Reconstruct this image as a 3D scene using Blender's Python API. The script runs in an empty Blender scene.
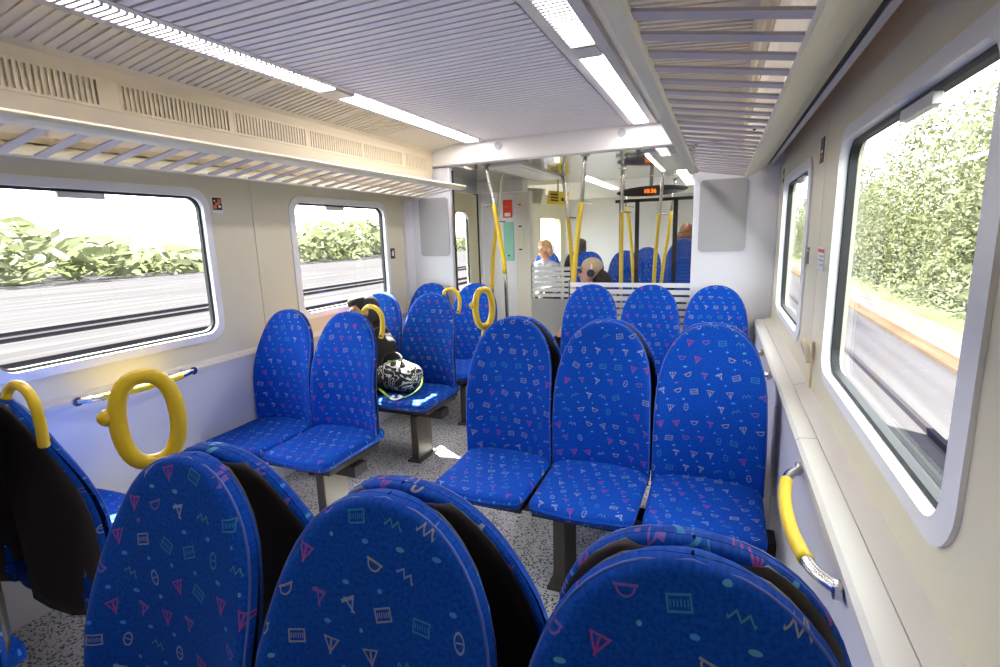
import bpy, bmesh, math, random
from mathutils import Vector, Matrix, Quaternion
random.seed(7)  # fixed, so that every run gives the same place
PI = math.pi
scene = bpy.context.scene
C = scene.collection

# ------------------------------------------------------------------ camera
cam_d = bpy.data.cameras.new('camera')
cam_d.sensor_width = 36.0
cam_d.lens = 512.5 / 1000 * 36
cam_d.clip_start = 0.02
cam_d.clip_end = 500
cam = bpy.data.objects.new('camera', cam_d)
C.objects.link(cam)
CAM = Vector((1.115, 0.0, 1.53))
_y, _p, _r = math.radians(23.33), math.radians(10.8), math.radians(-1.78)
_f = Vector((-math.sin(_y) * math.cos(_p), math.cos(_y) * math.cos(_p), -math.sin(_p)))
_rt = Vector((math.cos(_y), math.sin(_y), 0))
_up = _rt.cross(_f)
_r2 = math.cos(_r) * _rt + math.sin(_r) * _up
_u2 = -math.sin(_r) * _rt + math.cos(_r) * _up
cam.matrix_world = Matrix(((_r2.x, _u2.x, -_f.x, CAM.x), (_r2.y, _u2.y, -_f.y, CAM.y), (_r2.z, _u2.z, -_f.z, CAM.z), (0, 0, 0, 1)))
scene.camera = cam

# ------------------------------------------------------------------ sky, sun, exposure
world = bpy.data.worlds.new('sky')
scene.world = world
world.use_nodes = True
_bg = world.node_tree.nodes['Background']
_bg.inputs['Color'].default_value = (0.93, 0.96, 1.0, 1)
_bg.inputs['Strength'].default_value = 6.5
sun_d = bpy.data.lights.new('sun_offscreen', 'SUN')
sun_d.energy = 65.0
sun_d.angle = math.radians(0.8)
sun_d.color = (1.0, 0.95, 0.86)
sun = bpy.data.objects.new('sun_offscreen', sun_d)
C.objects.link(sun)
SUN_DIR = Vector((0.55, -0.36, -0.78)).normalized()
sun.rotation_euler = SUN_DIR.to_track_quat('-Z', 'Y').to_euler()
sun.location = (-20, 0, 30)
scene.view_settings.view_transform = 'Standard'
scene.view_settings.look = 'None'
scene.view_settings.exposure = 0.67
scene.view_settings.gamma = 1.0
scene.view_settings.use_curve_mapping = False
scene.cycles.use_denoising = True
scene.cycles.max_bounces = 9
scene.cycles.diffuse_bounces = 5
scene.cycles.transparent_max_bounces = 24
scene.cycles.sample_clamp_indirect = 8.0
scene.cycles.caustics_reflective = False
scene.cycles.caustics_refractive = False

# ------------------------------------------------------------------ materials
def newmat(name):
    m = bpy.data.materials.new(name)
    m.use_nodes = True
    nt = m.node_tree
    return m, nt, nt.nodes['Principled BSDF']

def mat(name, col, rough=0.5, metal=0.0, var=0.0, scale=8.0, bump=0.0, spec=0.5, coat=0.0, emit=None, estr=0.0):
    m, nt, b = newmat(name)
    b.inputs['Roughness'].default_value = rough
    b.inputs['Metallic'].default_value = metal
    b.inputs['Specular IOR Level'].default_value = spec
    b.inputs['Coat Weight'].default_value = coat
    c = (*col, 1)
    b.inputs['Base Color'].default_value = c
    if emit:
        b.inputs['Emission Color'].default_value = (*emit, 1)
        b.inputs['Emission Strength'].default_value = estr
    if var > 0 or bump > 0:
        tc = nt.nodes.new('ShaderNodeTexCoord')
        n = nt.nodes.new('ShaderNodeTexNoise')
        n.inputs['Scale'].default_value = scale
        n.inputs['Detail'].default_value = 4
        nt.links.new(tc.outputs['Object'], n.inputs['Vector'])
        if var > 0:
            r = nt.nodes.new('ShaderNodeValToRGB')
            r.color_ramp.elements[0].color = (*[max(0, x * (1 - var)) for x in col], 1)
            r.color_ramp.elements[1].color = (*[min(1, x * (1 + var)) for x in col], 1)
            r.color_ramp.elements[0].position = 0.3
            r.color_ramp.elements[1].position = 0.7
            nt.links.new(n.outputs['Fac'], r.inputs['Fac'])
            nt.links.new(r.outputs['Color'], b.inputs['Base Color'])
        if bump > 0:
            bp = nt.nodes.new('ShaderNodeBump')
            bp.inputs['Strength'].default_value = bump
            bp.inputs['Distance'].default_value = 0.004
            nt.links.new(n.outputs['Fac'], bp.inputs['Height'])
            nt.links.new(bp.outputs['Normal'], b.inputs['Normal'])
    return m

class S:
    """a socket with arithmetic: builds Math nodes"""
    def __init__(s, nt, sock): s.nt, s.k = nt, sock
    def _op(s, op, *a, clamp=False):
        n = s.nt.nodes.new('ShaderNodeMath'); n.operation = op; n.use_clamp = clamp
        for i, v in enumerate((s,) + a):
            if isinstance(v, S): s.nt.links.new(v.k, n.inputs[i])
            else: n.inputs[i].default_value = v
        return S(s.nt, n.outputs[0])
    def __add__(s, o): return s._op('ADD', o)
    def __sub__(s, o): return s._op('SUBTRACT', o)
    def __mul__(s, o): return s._op('MULTIPLY', o)
    def __truediv__(s, o): return s._op('DIVIDE', o)
    def abs(s): return s._op('ABSOLUTE')
    def floor(s): return s._op('FLOOR')
    def fract(s): return s._op('FRACT')
    def sqrt(s): return s._op('SQRT')
    def max(s, o): return s._op('MAXIMUM', o)
    def min(s, o): return s._op('MINIMUM', o)
    def lt(s, o): return s._op('LESS_THAN', o)
    def gt(s, o): return s._op('GREATER_THAN', o)
    def mod(s, o): return s._op('MODULO', o)
    def sin(s): return s._op('SINE')
    def cos(s): return s._op('COSINE')

def fabric_material():
    m, nt, b = newmat('seat_fabric')
    nodes, links = nt.nodes, nt.links
    uvn = nodes.new('ShaderNodeUVMap')
    sep = nodes.new('ShaderNodeSeparateXYZ')
    links.new(uvn.outputs['UV'], sep.inputs[0])
    oi = nodes.new('ShaderNodeObjectInfo')
    rnd = S(nt, oi.outputs['Random'])
    U = S(nt, sep.outputs['X']) + rnd * 3.1
    V = S(nt, sep.outputs['Y']) + rnd * 1.7
    def cells(u, v, cw, ch, seed):
        py = v / ch
        row = py.floor()
        px = u / cw + (row.mod(2.0)).abs() * 0.5
        col = px.floor()
        cv = nodes.new('ShaderNodeCombineXYZ')
        links.new(col.k, cv.inputs[0]); links.new(row.k, cv.inputs[1]); cv.inputs[2].default_value = seed
        wn = nodes.new('ShaderNodeTexWhiteNoise'); wn.noise_dimensions = '3D'
        links.new(cv.outputs[0], wn.inputs['Vector'])
        sc = nodes.new('ShaderNodeSeparateColor')
        links.new(wn.outputs['Color'], sc.inputs[0])
        return px.fract() - 0.5, py.fract() - 0.5, S(nt, wn.outputs['Value']), S(nt, sc.outputs[0]), S(nt, sc.outputs[1]), S(nt, sc.outputs[2])
    x0, y0, h, c1, c2, c3 = cells(U, V, 0.064, 0.068, 3.0)
    x0 = x0 + (c3 - 0.5) * 0.18
    ang = (c2 - 0.5) * 0.9
    ca, sa = ang.cos(), ang.sin()
    x = (x0 * ca - y0 * sa) * 1.12
    y = (x0 * sa + y0 * ca) * 1.12
    w = 0.024
    ax, ay = x.abs(), y.abs()
    tri = ((ax * 0.866 + y * 0.5).max(y * -1.0) - 0.13)
    m0 = tri.abs().lt(w).max((ax.lt(0.03)) * (y.gt(-0.1)) * (y.lt(0.32)))
    box = (ax - 0.24).max(ay - 0.16)
    win = ((x * 14.0).fract() - 0.5).abs().lt(0.2) * ay.lt(0.07)
    m1 = box.abs().lt(w).max(win * box.lt(0.0))
    el = (((x / 0.14) * (x / 0.14) + (y / 0.22) * (y / 0.22)).sqrt() - 1.0) * 0.16
    m2 = el.abs().lt(w).max(ay.lt(0.02) * ax.lt(0.1))
    zz = y - ((x * 4.0).fract() - 0.5).abs() * 0.36 + 0.1
    m3 = zz.abs().lt(0.035) * ax.lt(0.28)
    rg = (((x * x) + (y + 0.1) * (y + 0.1)).sqrt() - 0.2).abs().lt(w) * y.gt(-0.1)
    m4 = rg.max((y + 0.13).abs().lt(0.03) * ax.lt(0.27))
    boat = ((y + 0.15).abs().lt(0.05) * ax.lt(0.22)).max((x - y * 0.4).abs().lt(0.028) * ay.lt(0.24)).max(((x + y * 0.5 - 0.12).abs().lt(0.03)) * (ay.lt(0.2)))
    k = h * 6.2
    def pick(i): return (k.gt(float(i))) * (k.lt(i + 1.0))
    motif = m0 * pick(0) + m1 * pick(1) + m2 * pick(2) + m3 * pick(3) + m4 * pick(4) + boat * pick(5)
    ramp = nodes.new('ShaderNodeValToRGB')
    ramp.color_ramp.interpolation = 'CONSTANT'
    cols = [(0.40, 0.05, 0.16), (0.36, 0.34, 0.30), (0.05, 0.24, 0.36), (0.30, 0.33, 0.44), (0.09, 0.28, 0.24), (0.40, 0.35, 0.20), (0.24, 0.10, 0.30), (0.34, 0.38, 0.46)]
    e = ramp.color_ramp.elements
    e[0].position = 0; e[0].color = (*cols[0], 1)
    e[1].position = 1 / 8; e[1].color = (*cols[1], 1)
    for i in range(2, 8):
        n = e.new(i / 8); n.color = (*cols[i], 1)
    links.new(c1.k, ramp.inputs['Fac'])
    # small marks between the motifs
    sx, sy, sh, s1, s2, s3 = cells(U + 0.013, V + 0.034, 0.064, 0.068, 9.0)
    sq = ((sx / (s2 * 0.08 + 0.05)) * (sx / (s2 * 0.08 + 0.05)) + (sy / 0.055) * (sy / 0.055)).lt(1.0) * sh.lt(0.8)
    ramp2 = nodes.new('ShaderNodeValToRGB')
    ramp2.color_ramp.interpolation = 'CONSTANT'
    f = ramp2.color_ramp.elements
    f[0].color = (0.06, 0.26, 0.78, 1); f[1].position = 0.55; f[1].color = (0.10, 0.36, 0.50, 1)
    g = f.new(0.75); g.color = (0.22, 0.08, 0.42, 1)
    links.new(s1.k, ramp2.inputs['Fac'])
    ns = nodes.new('ShaderNodeTexNoise'); ns.inputs['Scale'].default_value = 160; ns.inputs['Detail'].default_value = 3
    links.new(uvn.outputs['UV'], ns.inputs['Vector'])
    base = nodes.new('ShaderNodeValToRGB')
    base.color_ramp.elements[0].color = (0.0006, 0.036, 0.25, 1); base.color_ramp.elements[0].position = 0.3
    base.color_ramp.elements[1].color = (0.0010, 0.068, 0.44, 1); base.color_ramp.elements[1].position = 0.7
    links.new(ns.outputs['Fac'], base.inputs['Fac'])
    def mix(fac, a, bcol):
        n = nodes.new('ShaderNodeMix'); n.data_type = 'RGBA'
        links.new(fac.k, n.inputs[0]); links.new(a, n.inputs[6]); links.new(bcol, n.inputs[7])
        return n.outputs[2]
    o = mix(sq * 0.7, base.outputs['Color'], ramp2.outputs['Color'])
    o = mix(motif * 0.62, o, ramp.outputs['Color'])
    links.new(o, b.inputs['Base Color'])
    b.inputs['Roughness'].default_value = 0.8
    b.inputs['Specular IOR Level'].default_value = 0.15
    b.inputs['Sheen Weight'].default_value = 0.04
    b.inputs['Sheen Tint'].default_value = (0.25, 0.4, 1.0, 1)
    bp = nodes.new('ShaderNodeBump'); bp.inputs['Strength'].default_value = 0.25; bp.inputs['Distance'].default_value = 0.001
    links.new(ns.outputs['Fac'], bp.inputs['Height']); links.new(bp.outputs['Normal'], b.inputs['Normal'])
    return m

def terrazzo_material():
    m, nt, b = newmat('terrazzo_floor')
    n, l = nt.nodes, nt.links
    tc = n.new('ShaderNodeTexCoord')
    def vor(scale):
        v = n.new('ShaderNodeTexVoronoi'); v.inputs['Scale'].default_value = scale
        l.new(tc.outputs['Object'], v.inputs['Vector']); return v
    def mixc(fac, a, bcol):
        x = n.new('ShaderNodeMix'); x.data_type = 'RGBA'
        l.new(fac, x.inputs[0])
        if isinstance(a, tuple): x.inputs[6].default_value = a
        else: l.new(a, x.inputs[6])
        x.inputs[7].default_value = bcol
        return x.outputs[2]
    out = (0.52, 0.51, 0.50, 1)
    for scale, thr, sel, col in ((75, 0.40, 0.6, (0.035, 0.035, 0.04, 1)), (110, 0.36, 0.4, (0.12, 0.11, 0.11, 1)), (90, 0.4, 0.35, (0.62, 0.61, 0.60, 1)), (52, 0.3, 0.22, (0.05, 0.045, 0.05, 1))):
        v = vor(scale)
        sc = n.new('ShaderNodeSeparateColor'); l.new(v.outputs['Color'], sc.inputs[0])
        f = S(nt, v.outputs['Distance']).lt(thr) * S(nt, sc.outputs[0]).lt(sel)
        out = mixc(f.k, out, col)
    l.new(out, b.inputs['Base Color'])
    b.inputs['Roughness'].default_value = 0.4
    return m

def glass_material(name, tint, refl=0.10, rough=0.0):
    m = bpy.data.materials.new(name); m.use_nodes = True
    nt = m.node_tree; n, l = nt.nodes, nt.links
    n.remove(n['Principled BSDF'])
    out = n['Material Output']
    tr = n.new('ShaderNodeBsdfTransparent'); tr.inputs[0].default_value = (*tint, 1)
    gl = n.new('ShaderNodeBsdfGlossy'); gl.inputs['Roughness'].default_value = rough
    fr = n.new('ShaderNodeLayerWeight'); fr.inputs['Blend'].default_value = 0.5
    mx = n.new('ShaderNodeMixShader')
    l.new((S(nt, fr.outputs['Facing'])._op('POWER', 5.0) * 0.30 + refl * 0.4).k, mx.inputs[0])
    l.new(tr.outputs[0], mx.inputs[1]); l.new(gl.outputs[0], mx.inputs[2])
    l.new(mx.outputs[0], out.inputs[0])
    return m

def stretched_material(name, cols, scale, ystretch, rough=0.9):
    """colour streaks that run along the track (y)"""
    m, nt, b = newmat(name)
    n, l = nt.nodes, nt.links
    tc = n.new('ShaderNodeTexCoord'); mp = n.new('ShaderNodeMapping')
    mp.inputs['Scale'].default_value = (1, ystretch, 1)
    l.new(tc.outputs['Object'], mp.inputs[0])
    ns = n.new('ShaderNodeTexNoise'); ns.inputs['Scale'].default_value = scale; ns.inputs['Detail'].default_value = 5
    l.new(mp.outputs[0], ns.inputs['Vector'])
    r = n.new('ShaderNodeValToRGB')
    k = len(cols)
    e = r.color_ramp.elements
    e[0].position = 0.28; e[0].color = (*cols[0], 1)
    e[1].position = 0.72; e[1].color = (*cols[-1], 1)
    for i in range(1, k - 1):
        x = e.new(0.28 + 0.44 * i / (k - 1)); x.color = (*cols[i], 1)
    l.new(ns.outputs['Fac'], r.inputs['Fac']); l.new(r.outputs['Color'], b.inputs['Base Color'])
    b.inputs['Roughness'].default_value = rough
    b.inputs['Specular IOR Level'].default_value = 0.0
    return m

M = {}
M['fabric'] = fabric_material()
M['terrazzo'] = terrazzo_material()
M['wall'] = mat('wall_cream', (0.70, 0.65, 0.475), 0.45, var=0.03, scale=2)
M['dado'] = mat('wall_lavender_grey', (0.63, 0.62, 0.64), 0.5, var=0.03, scale=3)
M['white'] = mat('white_plastic', (0.80, 0.80, 0.80), 0.4)
M['partition'] = mat('partition_white', (0.72, 0.72, 0.75), 0.4)
M['grey_panel'] = mat('grey_panel', (0.40, 0.40, 0.40), 0.5)
M['ledge'] = mat('ledge_cream', (0.66, 0.63, 0.56), 0.4)
M['ceil'] = mat('ceiling_grey', (0.76, 0.72, 0.74), 0.42)
M['outer'] = mat('outer_ceiling', (0.68, 0.62, 0.50), 0.45)
M['cove'] = mat('cove_cream', (0.72, 0.62, 0.43), 0.45)
M['vent_slot'] = mat('vent_slot_brown', (0.22, 0.16, 0.10), 0.7)
M['rack_metal'] = mat('rack_metal', (0.52, 0.50, 0.51), 0.35, metal=0.35)
M['slat'] = mat('rack_slat', (0.46, 0.42, 0.43), 0.45)
M['beam'] = mat('beam_white', (0.78, 0.76, 0.72), 0.4)
M['black'] = mat('black_rubber', (0.012, 0.012, 0.014), 0.55)
M['dark'] = mat('dark_plastic', (0.020, 0.014, 0.016), 0.55)
M['dark_metal'] = mat('dark_brown_metal', (0.085, 0.070, 0.062), 0.45, metal=0.2)
M['piping'] = mat('seat_piping', (0.05, 0.10, 0.42), 0.6)
M['yellow'] = mat('yellow_plastic', (0.78, 0.54, 0.015), 0.35, coat=0.3)
M['chrome'] = mat('brushed_steel', (0.60, 0.57, 0.55), 0.22, metal=1.0)
M['mirror'] = mat('polished_ceiling', (0.72, 0.71, 0.72), 0.06, metal=0.85)
M['light'] = mat('light_diffuser', (0.9, 0.9, 0.9), 0.6, emit=(1.0, 0.94, 0.97), estr=19.0)
M['light_soft'] = mat('light_panel', (0.9, 0.85, 0.75), 0.6, emit=(1.0, 0.92, 0.76), estr=8.0)
M['glass'] = glass_material('window_glass', (0.93, 0.96, 0.95), 0.05)
M['screen_glass'] = glass_material('screen_glass', (0.975, 0.98, 0.98), 0.06)
M['frost'] = mat('frosted_stripe', (0.72, 0.72, 0.72), 0.6)
M['red'] = mat('sign_red', (0.75, 0.05, 0.02), 0.5)
M['teal'] = mat('sign_teal', (0.27, 0.58, 0.47), 0.5)
M['orange_led'] = mat('orange_digits', (0.6, 0.1, 0.0), 0.5, emit=(1.0, 0.16, 0.01), estr=2.2)
M['sign_yellow'] = mat('sign_yellow', (0.85, 0.62, 0.02), 0.5)
M['sign_black'] = mat('sign_black', (0.015, 0.013, 0.015), 0.5)
M['sign_orange'] = mat('sign_orange', (0.70, 0.16, 0.03), 0.5)
M['sign_white'] = mat('sign_white', (0.8, 0.8, 0.8), 0.5)
M['skin'] = mat('skin', (0.56, 0.30, 0.20), 0.55, var=0.06, scale=20)
M['hair_dark'] = mat('hair_dark', (0.022, 0.014, 0.010), 0.6, bump=0.5, scale=90, var=0.4)
M['hair_brown'] = mat('hair_brown', (0.16, 0.06, 0.02), 0.6, bump=0.5, scale=90, var=0.4)
M['hair_fair'] = mat('hair_fair', (0.42, 0.25, 0.12), 0.6, bump=0.5, scale=90, var=0.3)
M['cloth_black'] = mat('cloth_black', (0.014, 0.012, 0.013), 0.85, bump=0.3, scale=60)
M['cloth_navy'] = mat('cloth_navy', (0.02, 0.04, 0.12), 0.85, bump=0.3, scale=60)
M['shell_blue'] = mat('shell_blue', (0.0008, 0.052, 0.345), 0.8)
M['cloth_grey'] = mat('cloth_grey', (0.35, 0.36, 0.40), 0.85, bump=0.3, scale=60)
M['cap_tan'] = mat('cap_tan', (0.58, 0.42, 0.27), 0.8, var=0.1, scale=30)
M['lime'] = mat('lime_strap', (0.36, 0.62, 0.06), 0.6)
M['rail'] = mat('rail_steel', (0.021, 0.0185, 0.021), 0.8, spec=0.0, metal=0.0)
M['ballast'] = stretched_material('track_ballast', [(0.022, 0.020, 0.022), (0.033, 0.0305, 0.033), (0.046, 0.043, 0.0455)], 1.6, 0.05)
M['pale_gravel'] = stretched_material('pale_gravel', [(0.042, 0.037, 0.034), (0.062, 0.056, 0.053)], 5.0, 0.1)
M['tan'] = stretched_material('tan_edging', [(0.036, 0.023, 0.013), (0.054, 0.040, 0.028)], 5.0, 0.08)
M['trunk'] = mat('bark', (0.10, 0.07, 0.05), 0.9, var=0.3, scale=6)
def bag_material():
    m, nt, b = newmat('bag_print')
    n, l = nt.nodes, nt.links
    tc = n.new('ShaderNodeTexCoord'); ns = n.new('ShaderNodeTexNoise')
    ns.inputs['Scale'].default_value = 9.0; ns.inputs['Detail'].default_value = 1.5; ns.inputs['Distortion'].default_value = 1.2
    l.new(tc.outputs['Object'], ns.inputs['Vector'])
    f = ((S(nt, ns.outputs['Fac']) * 7.0).fract() - 0.5).abs().lt(0.16)
    mx = n.new('ShaderNodeMix'); mx.data_type = 'RGBA'
    l.new(f.k, mx.inputs[0]); mx.inputs[6].default_value = (0.016, 0.014, 0.014, 1); mx.inputs[7].default_value = (0.72, 0.70, 0.66, 1)
    l.new(mx.outputs[2], b.inputs['Base Color']); b.inputs['Roughness'].default_value = 0.7
    return m
M['bag'] = bag_material()
def leaf_material(name, cols, scale):
    m = bpy.data.materials.new(name); m.use_nodes = True
    nt = m.node_tree; n, l = nt.nodes, nt.links
    n.remove(n['Principled BSDF'])
    tc = n.new('ShaderNodeTexCoord'); ns = n.new('ShaderNodeTexNoise'); ns.inputs['Scale'].default_value = scale; ns.inputs['Detail'].default_value = 3
    mp = n.new('ShaderNodeMapping'); mp.inputs['Scale'].default_value = (1, 0.35, 1); l.new(tc.outputs['Object'], mp.inputs[0])
    l.new(mp.outputs[0], ns.inputs['Vector'])
    r = n.new('ShaderNodeValToRGB'); e = r.color_ramp.elements
    e[0].position = 0.35; e[0].color = (*cols[0], 1); e[1].position = 0.65; e[1].color = (*cols[1], 1)
    l.new(ns.outputs['Fac'], r.inputs['Fac'])
    d = n.new('ShaderNodeBsdfDiffuse'); t = n.new('ShaderNodeBsdfTranslucent'); mx = n.new('ShaderNodeMixShader'); mx.inputs[0].default_value = 0.5
    for q in (d, t): l.new(r.outputs['Color'], q.inputs['Color'])
    l.new(d.outputs[0], mx.inputs[1]); l.new(t.outputs[0], mx.inputs[2]); l.new(mx.outputs[0], n['Material Output'].inputs[0])
    return m
M['leaf'] = leaf_material('foliage', [(0.065, 0.073, 0.034), (0.125, 0.132, 0.080)], 0.5)

# ------------------------------------------------------------------ helpers
class MB:
    """collects geometry; build() links it as one mesh object"""
    def __init__(s): s.v, s.f, s.uv = [], [], None
    def quad(s, a, b, c, d):
        i = len(s.v); s.v += [tuple(a), tuple(b), tuple(c), tuple(d)]; s.f.append((i, i + 1, i + 2, i + 3)); return s
    def box(s, x0, x1, y0, y1, z0, z1):
        i = len(s.v)
        s.v += [(x, y, z) for z in (z0, z1) for y in (y0, y1) for x in (x0, x1)]
        s.f += [tuple(i + k for k in q) for q in ((0, 2, 3, 1), (4, 5, 7, 6), (0, 1, 5, 4), (2, 6, 7, 3), (0, 4, 6, 2), (1, 3, 7, 5))]
        return s
    def obox(s, centre, ax, ay, az):
        """box from centre and three half-axis vectors"""
        c, ax, ay, az = map(Vector, (centre, ax, ay, az)); i = len(s.v)
        s.v += [tuple(c + ax * sx + ay * sy + az * sz) for sz in (-1, 1) for sy in (-1, 1) for sx in (-1, 1)]
        s.f += [tuple(i + k for k in q) for q in ((0, 2, 3, 1), (4, 5, 7, 6), (0, 1, 5, 4), (2, 6, 7, 3), (0, 4, 6, 2), (1, 3, 7, 5))]
        return s
    def extrude_y(s, prof, y0, y1, closed=True, caps=True):
        """profile of (x,z) swept along y"""
        i = len(s.v); n = len(prof)
        s.v += [(x, y0, z) for x, z in prof] + [(x, y1, z) for x, z in prof]
        for k in range(n if closed else n - 1):
            j = (k + 1) % n
            s.f.append((i + k, i + j, i + n + j, i + n + k))
        if closed and caps:
            s.f.append(tuple(i + k for k in range(n))[::-1]); s.f.append(tuple(i + n + k for k in range(n)))
        return s
    def tube(s, path, r, seg=10, closed=False, caps=True, flat=1.0, up=None):
        path = [Vector(p) for p in path]; n = len(path)
        rs = r if isinstance(r, (list, tuple)) else [r] * n
        base = len(s.v); prev = None
        for k, p in enumerate(path):
            if closed: t = path[(k + 1) % n] - path[k - 1]
            else: t = path[min(k + 1, n - 1)] - path[max(k - 1, 0)]
            t.normalize()
            if up is not None: a = t.cross(Vector(up))
            elif prev is None:
                a = t.cross(Vector((0, 0, 1)))
                if a.length < 1e-3: a = t.cross(Vector((1, 0, 0)))
            else: a = prev - t * prev.dot(t)
            a.normalize(); prev = a; b = t.cross(a)
            for q in range(seg):
                th = 2 * PI * q / seg
                s.v.append(tuple(p + a * (math.cos(th) * rs[k]) + b * (math.sin(th) * rs[k] * flat)))
        for k in range(n if closed else n - 1):
            k2 = (k + 1) % n
            for q in range(seg):
                q2 = (q + 1) % seg
                s.f.append((base + k * seg + q, base + k * seg + q2, base + k2 * seg + q2, base + k2 * seg + q))
        if caps and not closed:
            s.f.append(tuple(base + q for q in range(seg))[::-1]); s.f.append(tuple(base + (n - 1) * seg + q for q in range(seg)))
        return s
    def ellipsoid(s, c, r, nu=20, nv=12, rot=None):
        c = Vector(c); b = len(s.v)
        for i in range(1, nv):
            ph = PI * i / nv
            for j in range(nu):
                th = 2 * PI * j / nu
                p = Vector((r[0] * math.sin(ph) * math.cos(th), r[1] * math.sin(ph) * math.sin(th), r[2] * math.cos(ph)))
                if rot: p = rot @ p
                s.v.append(tuple(c + p))
        top, bot = Vector((0, 0, r[2])), Vector((0, 0, -r[2]))
        if rot: top, bot = rot @ top, rot @ bot
        s.v += [tuple(c + top), tuple(c + bot)]; ti = len(s.v) - 2; bi = ti + 1
        for i in range(nv - 2):
            for j in range(nu):
                k = (j + 1) % nu
                s.f.append((b + i * nu + j, b + (i + 1) * nu + j, b + (i + 1) * nu + k, b + i * nu + k))
        for j in range(nu):
            k = (j + 1) % nu
            s.f.append((ti, b + j, b + k)); s.f.append((bi, b + (nv - 2) * nu + k, b + (nv - 2) * nu + j))
        return s
    def disc(s, c, n, r, t, seg=24):
        c, n = Vector(c), Vector(n).normalized()
        return s.tube([c - n * t / 2, c + n * t / 2], r, seg)
    def mesh(s, name, m, smooth=False):
        me = bpy.data.meshes.new(name)
        me.from_pydata(s.v, [], s.f)
        if m: me.materials.append(m)
        bm = bmesh.new(); bm.from_mesh(me); bmesh.ops.recalc_face_normals(bm, faces=bm.faces[:]); bm.to_mesh(me); bm.free()
        if s.uv:
            lay = me.uv_layers.new(name='UVMap')
            for l in me.loops: lay.data[l.index].uv = s.uv[l.vertex_index]
        if smooth:
            for p in me.polygons: p.use_smooth = True
        me.update()
        return me
    def build(s, name, m, parent=None, smooth=False, bevel=0.0, loc=None):
        o = bpy.data.objects.new(name, s.mesh(name, m, smooth)); C.objects.link(o)
        if parent: o.parent = parent
        if loc: o.location = loc
        if bevel > 0:
            b = o.modifiers.new('bevel', 'BEVEL'); b.width = bevel; b.segments = 2; b.limit_method = 'ANGLE'; b.angle_limit = math.radians(40)
            if smooth is False:
                for p in o.data.polygons: p.use_smooth = False
        return o

def tag(o, label=None, cat=None, group=None, kind=None):
    if label: o['label'] = label
    if cat: o['category'] = cat
    if group: o['group'] = group
    if kind: o['kind'] = kind
    return o
def empty(name, loc=(0, 0, 0), rz=0.0):
    o = bpy.data.objects.new(name, None); C.objects.link(o); o.location = loc; o.rotation_euler = (0, 0, rz)
    o.empty_display_size = 0.05
    return o
def copy_tree(o, parent=None):
    c = o.copy(); C.objects.link(c); c.parent = parent
    for ch in o.children: copy_tree(ch, c)
    return c
def smoothpath(pts, n=6, closed=False):
    """Catmull-Rom through the points"""
    P = [Vector(p) for p in pts]; out = []
    N = len(P)
    rng = range(N if closed else N - 1)
    for i in rng:
        p0 = P[(i - 1) % N] if (closed or i > 0) else P[0] * 2 - P[1]
        p1, p2 = P[i], P[(i + 1) % N]
        p3 = P[(i + 2) % N] if (closed or i + 2 < N) else P[-1] * 2 - P[-2]
        for k in range(n):
            t = k / n
            out.append(0.5 * ((2 * p1) + (p2 - p0) * t + (2 * p0 - 5 * p1 + 4 * p2 - p3) * t * t + (3 * p1 - p0 - 3 * p2 + p3) * t ** 3))
    if not closed: out.append(P[-1])
    return out
def rrect(y0, y1, z0, z1, r, n=6):
    """rounded rectangle loop in (y,z)"""
    pts = []
    for cy, cz, a0 in ((y1 - r, z1 - r, 0), (y0 + r, z1 - r, 90), (y0 + r, z0 + r, 180), (y1 - r, z0 + r, 270)):
        for k in range(n + 1):
            a = math.radians(a0 + 90 * k / n)
            pts.append((cy + r * math.cos(a), cz + r * math.sin(a)))
    return pts
def ring_x(mb, la, lb, xa, xb):
    """quad strip between two matching loops in (y,z) at x=xa and x=xb"""
    i = len(mb.v); n = len(la)
    mb.v += [(xa, y, z) for y, z in la] + [(xb, y, z) for y, z in lb]
    for k in range(n):
        j = (k + 1) % n
        mb.f.append((i + k, i + j, i + n + j, i + n + k))
def outer_match(loop, y0, y1, z0, z1, n=6):
    """rectangle points matching a rounded-rect loop, corner arcs collapse towards the corner"""
    out = []
    for q, (cy, cz) in enumerate(((y1, z1), (y0, z1), (y0, z0), (y1, z0))):
        for k in range(n + 1):
            y, z = loop[q * (n + 1) + k]
            first = k < n / 2
            if k == n // 2: out.append((cy, cz))
            elif q in (0, 2): out.append((cy, z) if first else (y, cz))
            else: out.append((y, cz) if first else (cy, z))
    return out

# ------------------------------------------------------------------ dimensions (metres; x across, y along the train, z up)
XWS = {'left': 1.500, 'right': 1.465}          # upper wall, per side
Y_BACK, Y_FRONT, Y_END = -0.95, 4.06, 9.4
BAYS = [(0.69, 2.343), (2.343, 4.06)]
WINS = [(1.02, 2.01), (2.675, 3.665)]
WZ0, WZ1 = 1.045, 1.785

# ------------------------------------------------------------------ setting: floor
o = MB().box(-1.58, 1.55, Y_BACK, Y_END, -0.08, 0.0).build('floor', M['terrazzo'])
tag(o, 'grey speckled terrazzo floor of the train carriage', 'floor', kind='structure')

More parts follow.
